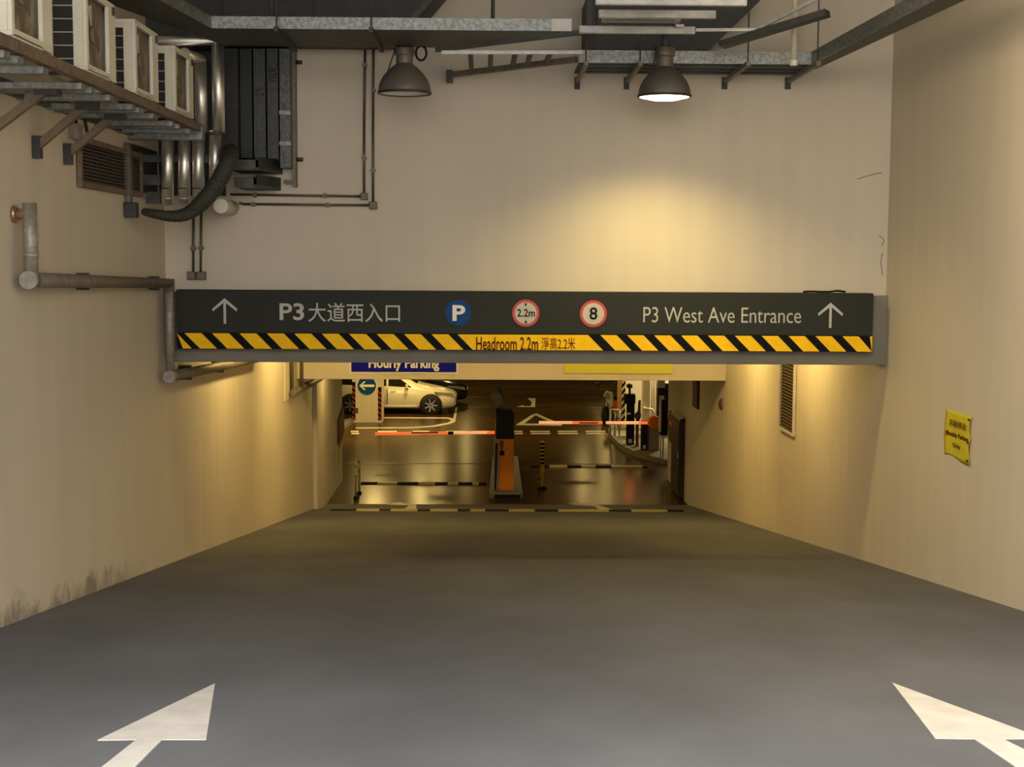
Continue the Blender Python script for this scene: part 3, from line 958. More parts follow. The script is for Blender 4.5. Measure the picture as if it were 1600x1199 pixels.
# ================================================================== TRAYS, DUCTS AND BARS UNDER THE CANOPY
a = at_y(330, 45, 13.6); b = at_y(893, 48, 13.6); zt1 = (a.z + b.z) / 2
t = thing('cable_tray', ((a.x + b.x) / 2, 14.2, zt1), 'wide galvanised cable tray over the unlit bell lamp, bending towards the camera', 'cable tray', 'cable trays under the canopy')
bk = 14.72
xb = at_y(695, 73, bk).x
MB().prism([(a.x, 13.6, zt1), (b.x, 13.6, zt1), (xb, bk, zt1), (at_y(352, 73, bk).x, bk, zt1)], (0, 0, .01)).build('tray_bed', 'galv_dark', t)
MB().box((a.x, 13.595, zt1), (at_y(862, 40, 13.6).x, 13.607, zt1 + .112)).build('side_flange', 'galv', t)
MB().box((at_y(862, 40, 13.6).x, 13.59, zt1 + .0), (b.x, 13.60, zt1 + .115)).build('end_plate', 'steel_bar', t)
MB().bar((xb, bk, zt1 + .05), (at_y(352, 73, bk).x, bk, zt1 + .05), .012, .1).build('back_flange', 'galv', t)
lx, ly = at_y(250, -22, 12.05).x - .25, 10.0
MB().prism([(a.x, 13.6, zt1), (at_y(352, 73, bk).x, bk, zt1), (lx - .8, ly, zt1), (lx, ly, zt1)], (0, 0, .01)).build('tray_bed', 'galv_dark', t)
MB().bar((a.x, 13.6, zt1 + .056), (lx, ly, zt1 + .056), .012, .112).build('side_flange', 'galv', t)
for px in (432, 580):
    x = at_y(px, 50, 13.5).x
    s_ = MB().box((x - .02, 13.45, zt1 - .045), (x + .02, 14.8, zt1)).build('strut', 'dark_metal', t)
    for yy in (13.5,):
        MB().tube([(x, yy, zt1 - .05), (x, yy, CEIL)], .008, 8).build('hanging_rod', 'galv_dark', s_)
for px in (424, 770):
    x = at_y(px, 30, 13.7).x
    MB().tube([(x, 13.7, zt1), (x, 13.7, CEIL)], .018, 8).build('hanger_pipe', 'galv_dark', t)

# right tray
a = at_y(905, 97, 14.9); b = at_y(1268, 99, 14.9); zt2 = (a.z + b.z) / 2
t = thing('cable_tray', ((a.x + b.x) / 2, 15.4, zt2), 'galvanised cable tray above the lit bell lamp, turning along the right wall', 'cable tray', 'cable trays under the canopy')
MB().box((a.x, 14.9, zt2), (b.x, 15.85, zt2 + .01)).build('tray_bed', 'galv_dark', t)
for i in range(3):
    y = 15.1 + i * .25
    MB().box((a.x, y, zt2 - .02), (b.x, y + .05, zt2)).build('bed_rib', 'galv_dark', t)
MB().box((a.x, 14.89, zt2 - .01), (b.x, 14.90, zt2 + .12)).build('side_flange', 'galv', t)
MB().bar((b.x, 14.9, zt2 + .055), (b.x + .25, 7.0, zt2 + .055), .012, .13).build('side_flange', 'galv', t)
MB().prism([(b.x, 14.9, zt2), (b.x + .25, 7.0, zt2), (b.x + .60, 7.0, zt2), (b.x + .15, 15.3, zt2), (b.x, 15.6, zt2)], (0, 0, .01)).build('tray_bed', 'galv_dark', t)
for px in (916, 1001, 1170, 1279):
    x = at_y(px, 97, 14.5).x
    z = at_y(px, 97, 14.5).z
    s_ = MB().box((x - .022, 14.5, z - .035), (x + .022, YW, z + .01)).build('strut', 'pipe_dark', t)
    MB().box((x - .03, 15.96, z - .10), (x + .03, YW, z + .03)).build('wall_plate', 'dark_metal', s_)
    MB().tube([(x, 14.55, z), (x, 14.55, CEIL)], .008, 8).build('hanging_rod', 'galv_dark', s_)

# broken-off ladder between the trays
t = thing('cable_ladder', at_y(800, 95, 14.3), 'short dark cable ladder with one pale rail between the two trays', 'cable ladder')
p, q = at_y(690, 82, 14.3), at_y(911, 82, 14.3)
MB().bar(p, q, .03, .035).build('pale_rail', 'steel_bar', t)
p2, q2 = at_y(703, 117, 15.8), at_y(901, 93, 14.86)
MB().bar(p2, q2, .05, .06).build('dark_rail', 'pipe_dark', t)
MB().box(p2 + Vector((-.04, -.05, -.07)), p2 + Vector((.03, .15, .05))).build('end_plate', 'dark_metal', t)
for x in (738, 770, 808, 832, 863):
    s_ = (x - 700) / 212
    MB().bar(at_y(x - 3, 83, 14.32), p2 + (q2 - p2) * s_, .05, .03).build('rung', 'dark_metal', t)
p, q = at_y(680, 78, 14.9), at_y(930, 48, 15.0)
MB().bar(p, q, .05, .05).build('upper_rail', 'galv_dark', t)

# bar rack at the upper right with ribbed plates
t = thing('bar_rack', at_y(1030, 47, 13.6), 'rack of pale horizontal bars and ribbed plates above the lit bell lamp', 'rack')
zr = at_y(1000, 47, 13.9).z
for x0, x1, Yr in ((905, 1086, 13.9), (935, 1118, 13.0), (930, 1166, 12.35)):
    a, b = at_y(x0, 30, Yr), at_y(x1, 30, Yr)
    MB().box((a.x, Yr - .03, zr - .035), (b.x, Yr + .03, zr + .035)).build('bar', 'steel_bar', t, .005)
for Yr in (12.55, 12.72, 13.2, 13.42, 13.65):
    a, b = at_y(940, 30, Yr), at_y(1062, 30, Yr)
    MB().box((a.x, Yr - .07, zr + .035), (b.x, Yr + .06, zr + .06)).build('plate', 'galv', t)
for px, Yr in ((932, 13.9), (1052, 13.9), (1110, 13.0), (1160, 12.35), (945, 12.35)):
    x = at_y(px, 30, Yr).x
    MB().tube([(x, Yr, zr), (x, Yr, CEIL)], .01, 8).build('hanging_rod', 'galv_dark', t)
MB().box(at_y(1054, 44, 13.85), at_y(1069, 38, 13.75)).build('bracket', 'white', t)
p = [at_y(1087, 47, 13.95), at_y(1181, 46.5, 13.95), at_y(1285, -6, 13.4)]
t = thing('bent_bar', p[1], 'thin pale bar bending up to the right beside the bar rack', 'bar')
MB().bar(p[0], p[1], .028, .03).build('level_run', 'steel_bar', t)
MB().bar(p[1], p[2], .028, .03).build('rising_run', 'steel_bar', t)
MB().bar(p[1] + Vector((-.3, .2, -.12)), p[2] + Vector((.1, .2, -.12)), .16, .06).build('dark_backing', 'dark_metal', t)
a = at_y(1240, 101, 14.35)
t = thing('vertical_pipe', a, 'pale vertical pipe hanging in front of the right cable tray', 'pipe')
MB().tube([a, (a.x, a.y, CEIL)], 4.6 * 14.35 / F, 14).build('pipe', 'pvc', t)
MB().lathe([(.037, 0), (.037, .06)], a - Vector((0, 0, .01)), 14, (0, 0, 1), True).build('end_fitting', 'white', t)

# dark air ducts behind the trays
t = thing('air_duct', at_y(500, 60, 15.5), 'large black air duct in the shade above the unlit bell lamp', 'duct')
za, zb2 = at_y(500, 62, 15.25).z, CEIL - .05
x9, z9 = at_y(342, 60, 15.25).x, at_y(342, 68, 15.25).z  # left end lowered and widened to darken the corner behind the elbows
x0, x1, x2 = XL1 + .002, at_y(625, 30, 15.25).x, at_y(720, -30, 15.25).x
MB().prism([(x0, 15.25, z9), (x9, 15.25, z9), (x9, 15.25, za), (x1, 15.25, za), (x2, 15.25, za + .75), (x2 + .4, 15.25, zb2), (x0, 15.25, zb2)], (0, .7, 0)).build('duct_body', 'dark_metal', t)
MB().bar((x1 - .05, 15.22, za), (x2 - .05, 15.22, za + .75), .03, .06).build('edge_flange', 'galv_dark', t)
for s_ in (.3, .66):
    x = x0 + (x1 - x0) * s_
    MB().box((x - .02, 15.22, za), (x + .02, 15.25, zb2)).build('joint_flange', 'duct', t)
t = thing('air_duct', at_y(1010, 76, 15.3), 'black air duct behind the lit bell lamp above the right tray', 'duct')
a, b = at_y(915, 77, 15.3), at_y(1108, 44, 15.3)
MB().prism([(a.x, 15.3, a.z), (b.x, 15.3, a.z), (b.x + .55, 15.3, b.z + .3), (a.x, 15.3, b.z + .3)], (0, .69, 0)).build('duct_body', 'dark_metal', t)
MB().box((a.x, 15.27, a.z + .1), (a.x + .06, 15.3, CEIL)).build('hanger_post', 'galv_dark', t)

# ================================================================== LOWER LEVEL: FIXTURES ON THE TUNNEL WALLS
a, b = at_x(1070, 700, XR), at_x(1057, 700, XR)
t = thing('steel_cabinet', (XR, (a.y + b.y) / 2, 0), 'tall glossy dark brown cabinet against the right wall past the foot of the ramp', 'cabinet')
h = at_x(1064, 652, XR).z
MB().box((XR - .12, a.y, .04), (XR - .003, b.y, h)).build('body', 'dark_brown', t, .01)
MB().box((XR - .135, a.y + .06, .12), (XR - .12, b.y - .06, h - .08)).build('door', 'dark_brown', t, .005)
MB().hexa([(XR - .15, a.y - .03, h), (XR - .003, a.y - .03, h + .08), (XR - .003, b.y + .03, h + .08), (XR - .15, b.y + .03, h)],
          [(XR - .15, a.y - .03, h + .02), (XR - .003, a.y - .03, h + .10), (XR - .003, b.y + .03, h + .10), (XR - .15, b.y + .03, h + .02)]).build('sloping_top', 'pipe_grey', t)
MB().box((XR - .155, a.y + .12, h * .52), (XR - .135, a.y + .17, h * .60)).build('handle', 'steel_bar', t)
a, b = at_x(1055, 700, XR), at_x(1045, 700, XR)
t = thing('wall_panel', (XR, (a.y + b.y) / 2, at_x(1050, 692, XR).z), 'dark maroon glossy panel on the right wall beyond the tall cabinet', 'panel')
z0, z1 = at_x(1050, 692, XR).z, at_x(1050, 643, XR).z
b.y = min(b.y, YRW - .02)
MB().prism([(XR - .003, a.y, z0), (XR - .003, b.y - .25, z0), (XR - .003, b.y, z0 + .3), (XR - .003, b.y, z1 - .25), (XR - .003, b.y - .25, z1), (XR - .003, a.y, z1)], (-.03, 0, 0)).build('panel', 'dark_brown', t)
MB().box((XR - .045, a.y + .1, z0 + .45), (XR - .03, b.y - .3, z0 + .52)).build('red_strip', 'red', t)
a, b = at_x(1093, 640, XR), at_x(1085, 640, XR)
t = thing('wall_slot', (XR, (a.y + b.y) / 2, a.z), 'narrow dark brown upright vent box high on the right wall under the inner beam', 'vent')
MB().box((XR - .05, a.y, a.z), (XR - .003, b.y, 3.3)).build('body', 'dark_brown', t)
MB().box((XR - .06, a.y + .08, a.z + .08), (XR - .05, b.y - .08, 3.22)).build('grille', 'brown_red', t)
c = at_x(1129, 632, XR)
t = thing('alarm_bell', c, 'small dark round alarm bell on the right wall below the inner beam', 'bell')
MB().lathe([(.11, 0), (.11, .03), (.085, .06), (.03, .075), (.0005, .076)], (XR - .003, c.y, c.z), 24, (-1, 0, 0)).build('dome', 'brown_red', t)
MB().lathe([(.125, 0), (.125, .02)], (XR - .003, c.y, c.z), 24, (-1, 0, 0), True).build('back_plate', 'pipe_grey', t)
c = at_x(502, 744, XL)
t = thing('socket_box', c, 'small dark socket box low on the left wall at the ramp foot', 'socket')
MB().box((XL1, c.y - .10, c.z - .07), (XL + .05, c.y + .10, c.z + .07)).build('box', 'brown_red', t, .008)
MB().box((XL + .05, c.y - .06, c.z - .04), (XL + .056, c.y + .06, c.z + .04)).build('cover', 'dark_metal', t)
# pilaster on the left wall and guard at its far end
a, b = at_x(489, 700, XL), at_x(500, 700, XL)
struct(MB().box((XL, a.y, -.2), (XL + .09, b.y, HALL)), 'trim_3', 'wall')
ye = at_x(535, 700, XL).y
a = at_x(528, 640, XL + .02)
t = thing('corner_guard', (XL + .02, ye - .3, at_x(532, 692, XL).z), 'dark maroon corner guard at the far end of the left tunnel wall', 'corner guard')
zt3, zb3 = at_x(532, 636, XL).z, at_x(532, 694, XL).z
MB().prism([(XL1, a.y, zb3), (XL1, ye, zb3 + .25), (XL1, ye, zt3), (XL1, a.y, zt3 - .25)], (.05, 0, 0)).build('guard', 'brown_red', t)
MB().prism([(XL1, a.y - .45, zb3 - .38), (XL1, a.y - .1, zb3 - .33), (XL1, a.y - .05, zb3 + .1), (XL1, a.y - .35, zb3 + .02)], (.04, 0, 0)).build('tag_plate', 'bollard_pale', t)

# ================================================================== LOWER LEVEL: FLOOR MARKS AND HUMPS


def line_at(py0, py1, x0, x1, px=800, lift=.004):
    ya, yb_ = at_z(px, py1).y, at_z(px, py0).y
    return ya, yb_


def hump(x0, x1, py, segs, label, thick=.30, hh=.05):
    """black rubber hump across a lane with pale yellow inserts; segs in photo pixels"""
    fl = at_z if at_z(800, py).y > YB else at_ramp
    a, b = fl(x0, py), fl(x1, py)
    y = (a.y + b.y) / 2
    z0 = ramp_z(y) if y < YB else 0
    t = thing('speed_hump', ((a.x + b.x) / 2, y, z0), label, 'speed hump', 'black and yellow speed humps')

    def piece(xa, xb, mb, e=0):
        prof = [(-thick / 2, -RAMP_M * -thick / 2 * (y < YB)), (-thick * .3, hh * .7 + e), (0, hh + e), (thick * .3, hh * .7 + e), (thick / 2, -.03 if y < YB else 0)]
        A_ = [(xa, y + dy, z0 + dz) for dy, dz in prof]
        mb.prism(A_, (xb - xa, 0, 0))
    mb = MB(); piece(a.x, b.x, mb); mb.build('hump', 'hazard_black', t)
    for s0, s1 in segs:
        p, q = fl(s0, py), fl(s1, py)
        mb = MB(); piece(p.x, q.x, mb, .004); mb.build('yellow_insert', 'bollard_pale', t)


hump(515, 1066, 799, [(556, 592), (610, 652), (672, 715), (735, 758), (795, 835), (872, 950), (985, 1040)], 'long black and pale speed hump across the foot of the ramp', .36, .03)
hump(564, 760, 756.5, [(590, 621), (654, 680), (700, 716), (738, 748)], 'short black and pale speed hump left of the orange ticket machine')
hump(829, 1011, 730, [(858, 886), (908, 930), (955, 1003)], 'short black and pale speed hump right of the orange ticket machine')
n = 4
for py, x0, x1, th in ((724.5, 542, 767, .10), (725.5, 805, 1005, .10), (637, 715, 948, .22), (621, 730, 935, .22), (608, 735, 935, .3)):
    a, b = at_z(x0, py), at_z(x1, py)
    y = (a.y + b.y) / 2
    o = MB().box((a.x, y - th / 2, 0), (b.x, y + th / 2, .006)).build('trim_%d' % n, 'dark_brown'); o['kind'] = 'structure'
    n += 1


def floor_poly(pix, m_='road_white_dull', mb=None):
    own = mb is None
    mb = mb or MB()
    q = [at_z(*p) if at_z(*p).y > YB else at_ramp(*p) for p in pix]
    mb.prism([p - Vector((0, 0, .0)) for p in q], (0, 0, .005))
    return mb


def mark(mb, name, label, group=None, m_='road_white_dull'):
    return tag(mb.build(name, m_), label, 'road marking', group)


mark(floor_poly([(606, 788.5), (625, 785), (629, 787), (651, 788.5), (650, 797), (630, 797), (640, 790), (622, 789.5)]), 'turn_arrow', 'worn white turn arrow left of the orange ticket machine', 'turn arrows below the ramp')
mark(floor_poly([(889, 788), (899, 785), (904, 787), (934, 789.5), (957, 797), (936, 797), (930, 791.5), (903, 790)]), 'turn_arrow', 'worn white turn arrow on the lane right of the orange ticket machine', 'turn arrows below the ramp')
mark(floor_poly([(806, 637), (818, 633), (818, 635), (829, 635), (831, 629), (824, 622.5), (837, 622.5), (836, 637.2), (820, 637)]), 'turn_arrow', 'far white bent arrow on the hall floor above the triangle marking', 'turn arrows below the ramp')
mb = floor_poly([(806, 664.5), (832, 648), (838.5, 648), (819, 662.2), (878, 663.2), (878, 665.5)])
mb = floor_poly([(832, 648), (838.5, 646.3), (866, 658.5), (860, 660), (836, 648.8)], mb=mb)
mark(mb, 'triangle_marking', 'white outlined triangle marking on the hall floor before the right barrier')
k_ = 0
for x0, x1 in ((548, 560), (590, 620), (645, 670), (697, 728), (738, 765), (803, 816), (828, 859), (871, 902), (915, 946)):
    mb = floor_poly([(x0, 675.5), (x1, 675.5), (x1 + .3, 673.6), (x0 + .3, 673.6)])
    floor_poly([(x0 + 1, 678.8), (x1 + 1, 678.8), (x1 + 1.2, 677), (x0 + 1.2, 677)], mb=mb)
    where = ['first', 'second', 'third', 'fourth', 'fifth', 'sixth', 'seventh', 'eighth', 'ninth'][k_]
    if k_ < 5:
        lab = 'white double dash behind the left barrier arm, %s from the left wall' % where
    else:
        lab = 'white double dash right of the ticket machine, %s along the row' % ['first', 'second', 'third', 'fourth'][k_ - 5]
    mark(mb, 'lane_dash', lab, 'dashed stop line')
    k_ += 1
mb = floor_poly([(599, 652.2), (700, 652.6), (711, 655), (712, 659), (703, 663), (680, 667), (640, 669.5), (556, 670), (556, 668.5), (640, 668), (676, 665.5), (699, 661), (705, 657.8), (700, 654.5), (598, 654)])
floor_poly([(708, 655), (712, 655), (715, 637), (711.5, 637)], mb=mb)
mark(mb, 'bay_line', 'white bay line looping round before the cream white car')

# ================================================================== TICKET MACHINE ON ITS ISLAND
p0, p1 = at_z(764, 781), at_z(817, 781)
t = thing('kerb_island', ((p0.x + p1.x) / 2, p0.y, 0), 'narrow grey kerb island under the orange ticket machine', 'kerb')
MB().prism([(p0.x, p0.y + .12, 0), (p0.x + .1, p0.y, 0), (p1.x - .1, p0.y, 0), (p1.x, p0.y + .12, 0), (p1.x, 38.2, 0), (p0.x + .1, 38.2, 0)], (0, 0, .15)).build('kerb', 'kerb', t, .03)
MB().box((p0.x + .12, p0.y - .006, .02), (p1.x - .06, p0.y + .002, .12)).build('black_edge', 'hazard_black', t)
ym = p0.y + .35
a, b = at_y(779, 766, ym), at_y(803, 686, ym)
a2, b2 = at_y(775, 686, ym), at_y(803.5, 642, ym)
t = thing('ticket_machine', ((a.x + b.x) / 2, ym, .15), 'orange ticket machine with a tall black head on the kerb island', 'ticket machine')
MB().box((a.x, ym, .15), (b.x, ym + .4, b.z)).build('body', 'orange', t, .015)
MB().box((at_y(771, 766, ym).x, ym + .02, .15), (a.x - .002, ym + .4, b.z)).build('side_panel', 'grey_paint', t, .01)
hd = MB().hexa([(a2.x, ym - .02, a2.z), (b2.x, ym - .02, a2.z), (b2.x, ym + .42, a2.z), (a2.x, ym + .42, a2.z)],
               [(a2.x, ym + .02, b2.z + .05), (b2.x, ym + .02, b2.z - .04), (b2.x, ym + .42, b2.z - .04), (a2.x, ym + .42, b2.z + .05)]).build('head', 'black', t, .015)
x, z = at_y(801, 640, ym).x, b2.z
MB().box((x - .08, ym + .1, z - .05), (x - .02, ym + .2, z + .06)).build('knob', 'dark_metal', hd)
MB().box((a2.x - .03, ym + .05, a2.z + .2), (a2.x, ym + .3, a2.z + .45)).build('speaker_box', 'bollard_pale', hd)
for (x0, x1, y0, y1, m_, nm) in ((781, 787, 689, 698, 'brown_red', 'logo_plate'), (781, 788, 705, 712, 'hazard_black', 'card_slot'), (790, 795, 706, 711, 'bollard_pale', 'button'), (783, 786, 697, 706, 'brown_red', 'display')):
    p, q = at_y(x0, y1, ym), at_y(x1, y0, ym)
    MB().box((p.x, ym - .012, p.z), (q.x, ym, q.z)).build(nm, m_, t)
MB().bar((at_y(774, 770, ym).x, ym - .03, .18), (at_y(776, 690, ym).x, ym - .03, a2.z - .1), .05, .04).build('cable_cover', 'hazard_black', t)
# small board and camera fixed above the machine
zt4 = b2.z + .055
xc = at_y(783, 640, ym + .2).x
t = thing('machine_camera', (xc, ym + .2, zt4), 'small tilted grey board and camera standing on the ticket machine head', 'camera')
MB().tube([(xc, ym + .2, zt4 - .01), (xc, ym + .2, zt4 + .42)], .02, 10).build('pole', 'dark_metal', t)
q = [at_y(x, y, ym + .18) for x, y in ((765, 612), (781, 614), (789, 634), (770, 634))]
MB().prism(q, (.02, .03, 0)).build('board', 'kerb', t)
q = [at_y(x, y, ym + .22) for x, y in ((776, 604), (781, 602), (782, 612), (789, 624), (784, 634), (780, 616))]
MB().prism(q, (0, .06, 0)).build('camera_body', 'dark_metal', t)

# bollards
for px, pt, pb, m_, lab in ((556, 717, 779.5, 'bollard_pale', 'nearer of the two pale yellow flexible posts at the left wall end'),
                            (561.5, 709, 772, 'bollard_pale', 'taller pale yellow flexible post behind another at the left wall end'),
                            (847, 688, 764, 'bollard', 'yellow and black post right of the ticket machine')):
    c = at_z(px, pb); kk = c.y / F
    H = (pb - pt) * kk
    t = thing('bollard', c, lab, 'bollard', 'slim posts beyond the ramp')
    r = (1.8 if m_ == 'bollard_pale' else 3.6) * kk
    MB().lathe([(r * 2.2, 0), (r * 2.2, .03), (r * 1.2, .06)], c, 20, closed=True).build('base', 'hazard_black', t)
    MB().lathe([(r, .05), (r, H - .02), (r * .6, H)], c, 20, closed=True).build('post', m_, t)
    if m_ == 'bollard':
        for i in range(6):
            z = H * (.52 + .08 * i)
            MB().lathe([(r * 1.03, 0), (r * 1.03, H * .045)], c + Vector((0, 0, z)), 20, closed=True).build('black_band', 'hazard_black', t)
        for z in (.12, .22):
            MB().tube([(c.x - r * 2.1, c.y, c.z + H * z), (c.x - r * .8, c.y, c.z + H * z)], .045, 10).build('chain_knob', 'brown_red', t)
    else:
        for z in (.55, .8):
            MB().lathe([(r * 1.04, 0), (r * 1.04, .04)], c + Vector((0, 0, H * z)), 16, closed=True).build('band', 'pipe_dark', t)

# ================================================================== BARRIERS
yb1 = 37.6
t = thing('barrier', at_z(779, 690), 'left barrier with a lit red arm reaching left from behind the ticket machine', 'barrier', 'boom barriers')
pa, pe = at_y(586, 678, yb1), at_y(776, 676, yb1)
p0_ = pe.copy(); p0_.z = 0
MB().box((pe.x - .05, yb1 - .15, .15), (pe.x + .25, yb1 + .15, pe.z + .15)).build('post', 'orange', t, .02)
arm = MB().tube([pa, pa + (pe - pa) * .37], .042, 10).build('arm', 'arm_glow', t)
for s0, s1, m_ in ((.37, .60, 'arm_glow'), (.60, .645, 'hazard_black'), (.645, .92, 'arm_pale'), (.92, 1.0, 'arm_glow')):
    MB().tube([pa + (pe - pa) * s0, pa + (pe - pa) * s1], .041, 10).build('arm_section', m_, arm)
MB().tube([pa + (pe - pa) * .30 + Vector((0, -.05, .02)), pa + (pe - pa) * .52 + Vector((0, -.05, .02))], .02, 8).build('dark_stripe', 'brown_red', arm)
yb2 = 39.3
pa, pe = at_y(842, 660.5, yb2), at_y(1016, 661, yb2)
pb_ = at_z(1008, 712)
t = thing('barrier', (pb_.x, yb2 + .2, 0), 'right barrier with a lit red arm and an orange hub on the kerb', 'barrier', 'boom barriers')
arm = MB().tube([pa, pa + (pe - pa) * .30], .042, 10).build('arm', 'arm_pale', t)
for s0, s1, m_ in ((.30, .57, 'arm_glow'), (.57, .60, 'hazard_black'), (.60, .90, 'arm_pale'), (.90, 1.0, 'arm_glow')):
    MB().tube([pa + (pe - pa) * s0, pa + (pe - pa) * s1], .042, 10).build('arm_section', m_, arm)
MB().tube([pa + (pe - pa) * .36 + Vector((0, -.05, 0)), pa + (pe - pa) * .53 + Vector((0, -.05, 0))], .018, 8).build('dark_stripe', 'brown_red', arm)
c = at_y(1022, 660, yb2)
MB().lathe([(.16, -.02), (.19, .05), (.19, .22), (.14, .26)], c + Vector((0, -.12, 0)), 20, (0, 1, 0), True).build('hub', 'orange', t)
x0, x1 = at_y(1003, 700, yb2).x, at_y(1012.5, 700, yb2).x
MB().box((x0, yb2 + .1, .153), (x1, yb2 + .4, pe.z + .02)).build('post', 'black', t, .01)
MB().box((x0 + .04, yb2 + .08, .2), (x0 + .12, yb2 + .1, .3)).build('lock', 'steel_bar', t)
x2, x3 = at_y(1014, 700, yb2).x, at_y(1031, 700, yb2).x
MB().box((x2, yb2 + .16, .153), (x3, yb2 + .5, pe.z - .08)).build('cabinet', 'grey_paint', t, .01)
l = bpy.data.lights.new('barrier_arm_light', 'POINT'); l.energy = 3; l.color = (1, .2, .05); l.shadow_soft_size = .1
o = bpy.data.objects.new('barrier_arm_light', l); o.location = (pe.x - .6, yb2 - .3, pe.z + .1); COL.objects.link(o)

# kerb island on the right
pts = [at_z(*p) for p in ((950, 679), (957, 690), (966, 700), (978, 708), (998, 716), (1018, 721.5), (1040, 727))]
pts += [Vector((pts[-1].x + .8, pts[-1].y, 0)), Vector((pts[-1].x + .8, 45.5, 0)), Vector((pts[0].x + .2, 45.5, 0))]
t = thing('kerb_island', pts[3], 'curved grey kerb island carrying the right barrier posts', 'kerb')
MB().prism([(p.x, p.y, 0) for p in pts], (0, 0, .15)).build('kerb', 'kerb', t)
mb = MB()
for i in range(5):
    x = at_z(962 + i * 4.2, 690).x
    y = at_z(960, 690).y
    mb.prism([(x, y, .153), (x + .05, y, .153), (x + .14, y + .5, .153), (x + .09, y + .5, .15)], (0, 0, .004))
    mb.prism([(x + .05, y - 1.5, .153), (x + .10, y - 1.5, .153), (x + .2, y - 1.1, .153), (x + .15, y - 1.1, .15)], (0, 0, .004))
mb.build('hatching', 'road_white_dull', t)

# ticket post
ypst = 40.6
a, b = at_y(979, 706, ypst), at_y(992, 616, ypst)
t = thing('ticket_post', ((a.x + b.x) / 2, ypst, .15), 'tall black ticket post with a boxy head on the right kerb', 'ticket machine')
MB().box((a.x, ypst, .153), (b.x, ypst + .25, b.z - .2)).build('post', 'black', t, .01)
p, q = at_y(976, 631, ypst), at_y(993, 616.5, ypst)
MB().box((p.x, ypst - .05, p.z), (q.x, ypst + .3, q.z)).build('head', 'black', t, .015)
MB().tube([(at_y(984.5, 616, ypst).x, ypst + .1, q.z - .02), (at_y(984, 600, ypst).x, ypst + .1, at_y(984, 600, ypst).z)], .035, 10).build('camera_stalk', 'dark_metal', t)
p = at_y(984, 604, ypst)
MB().box((p.x - .08, ypst, p.z - .05), (p.x + .08, ypst + .2, p.z + .05)).build('camera', 'dark_metal', t, .01)
p = at_y(982, 646.5, ypst)
MB().box((p.x - .06, ypst - .012, p.z - .03), (p.x + .06, ypst, p.z + .03)).build('display', 'white', t)
MB().box((a.x + .05, ypst - .015, .2), (a.x + .15, ypst, .32)).build('lock_plate', 'steel_bar', t)
yst = 40.2
t = thing('signal_post', (at_y(997, 708, yst).x, yst, .153), 'slim dark post with an angled hood between the ticket post and the barrier', 'post')
mb = MB(); q = [at_y(x, y, yst) for x, y in ((998, 626), (1001.5, 626), (1001, 645), (1002, 650), (998, 660), (990, 650.5), (997, 643))]
mb.prism(q, (0, .12, 0)).build('hood', 'dark_metal', t)
MB().box((at_y(993.5, 700, yst).x, yst, .153), (at_y(997.5, 700, yst).x, yst + .1, at_y(997, 655, yst).z)).build('stem', 'brown_red', t)

# display stand at the wall end
yds = 38.0
a, b = at_y(1030, 681, yds), at_y(1042.5, 623, yds)
t = thing('display_stand', ((a.x + b.x) / 2, yds, .0), 'tall black display panel on two thin legs beside the right wall end', 'display')
MB().box((a.x + .05, yds, a.z), (b.x, yds + .12, b.z - .03)).build('panel', 'black', t, .015)
MB().box((a.x, yds + .02, a.z + .1), (a.x + .05, yds + .12, b.z)).build('pale_edge', 'white', t)
MB().box((a.x, yds + .02, b.z - .03), (b.x - .08, yds + .12, b.z + .06)).build('pale_top', 'white', t)
for px in (1032.5, 1036.5):
    x = at_y(px, 700, yds).x
    MB().box((x - .02, yds + .04, .153), (x + .02, yds + .08, a.z)).build('leg', 'steel_bar', t)

# lobby wall fittings
yw = yl - .02
a, b = at_y(1004, 700, 44.0), at_y(1016, 600, 44.0)
o = struct(MB().box((a.x, 44.0, .15), (b.x, 44.5, HALL)), 'column_lobby', 'wall')
for i, (px, lab) in enumerate(((1018, 'cream pipe nearest the lobby column'), (1021.5, 'cream pipe in the middle of the three beside the lobby column'), (1025.5, 'cream pipe furthest from the lobby column'))):
    p = at_y(px, 640, 44.3)
    tag(MB().tube([(p.x, 44.3, HALL), (p.x, 44.3, .153)], .03, 10).build('riser_pipe', 'pvc'), lab, 'pipe', 'upright pipes beside the lobby column')
t = thing('pipe_bend', at_y(1016, 644, 43.6), 'cream bent pipe fitting in front of the lobby column', 'pipe')
q = [at_y(x, y, 43.6) for x, y in ((1008, 639), (1019, 640), (1022, 645), (1022, 655))]
MB().tube([q[0] + Vector((0, .4, 0)), q[0], q[1], q[2], q[3]], .04, 10).build('bend', 'pvc', t)
MB().tube([q[3], (q[3].x, 43.6, .153)], .04, 10).build('drop', 'pvc', t)
a, b = at_y(1027, 650, 43.0), at_y(1043, 600, 43.0)
o = struct(MB().box((a.x, 43.0, .153), (b.x + .8, 43.3, b.z - .0)), 'wall_lobby_end', 'dark_brown')
a, b = at_y(1027, 601.5, 42.95), at_y(1039, 596, 42.95)
tag(MB().box((a.x, 42.9, b.z - .2), (b.x, 42.99, b.z + .05)).build('light_box', 'white'), 'small white light box above the dark partition by the lobby column', 'sign')
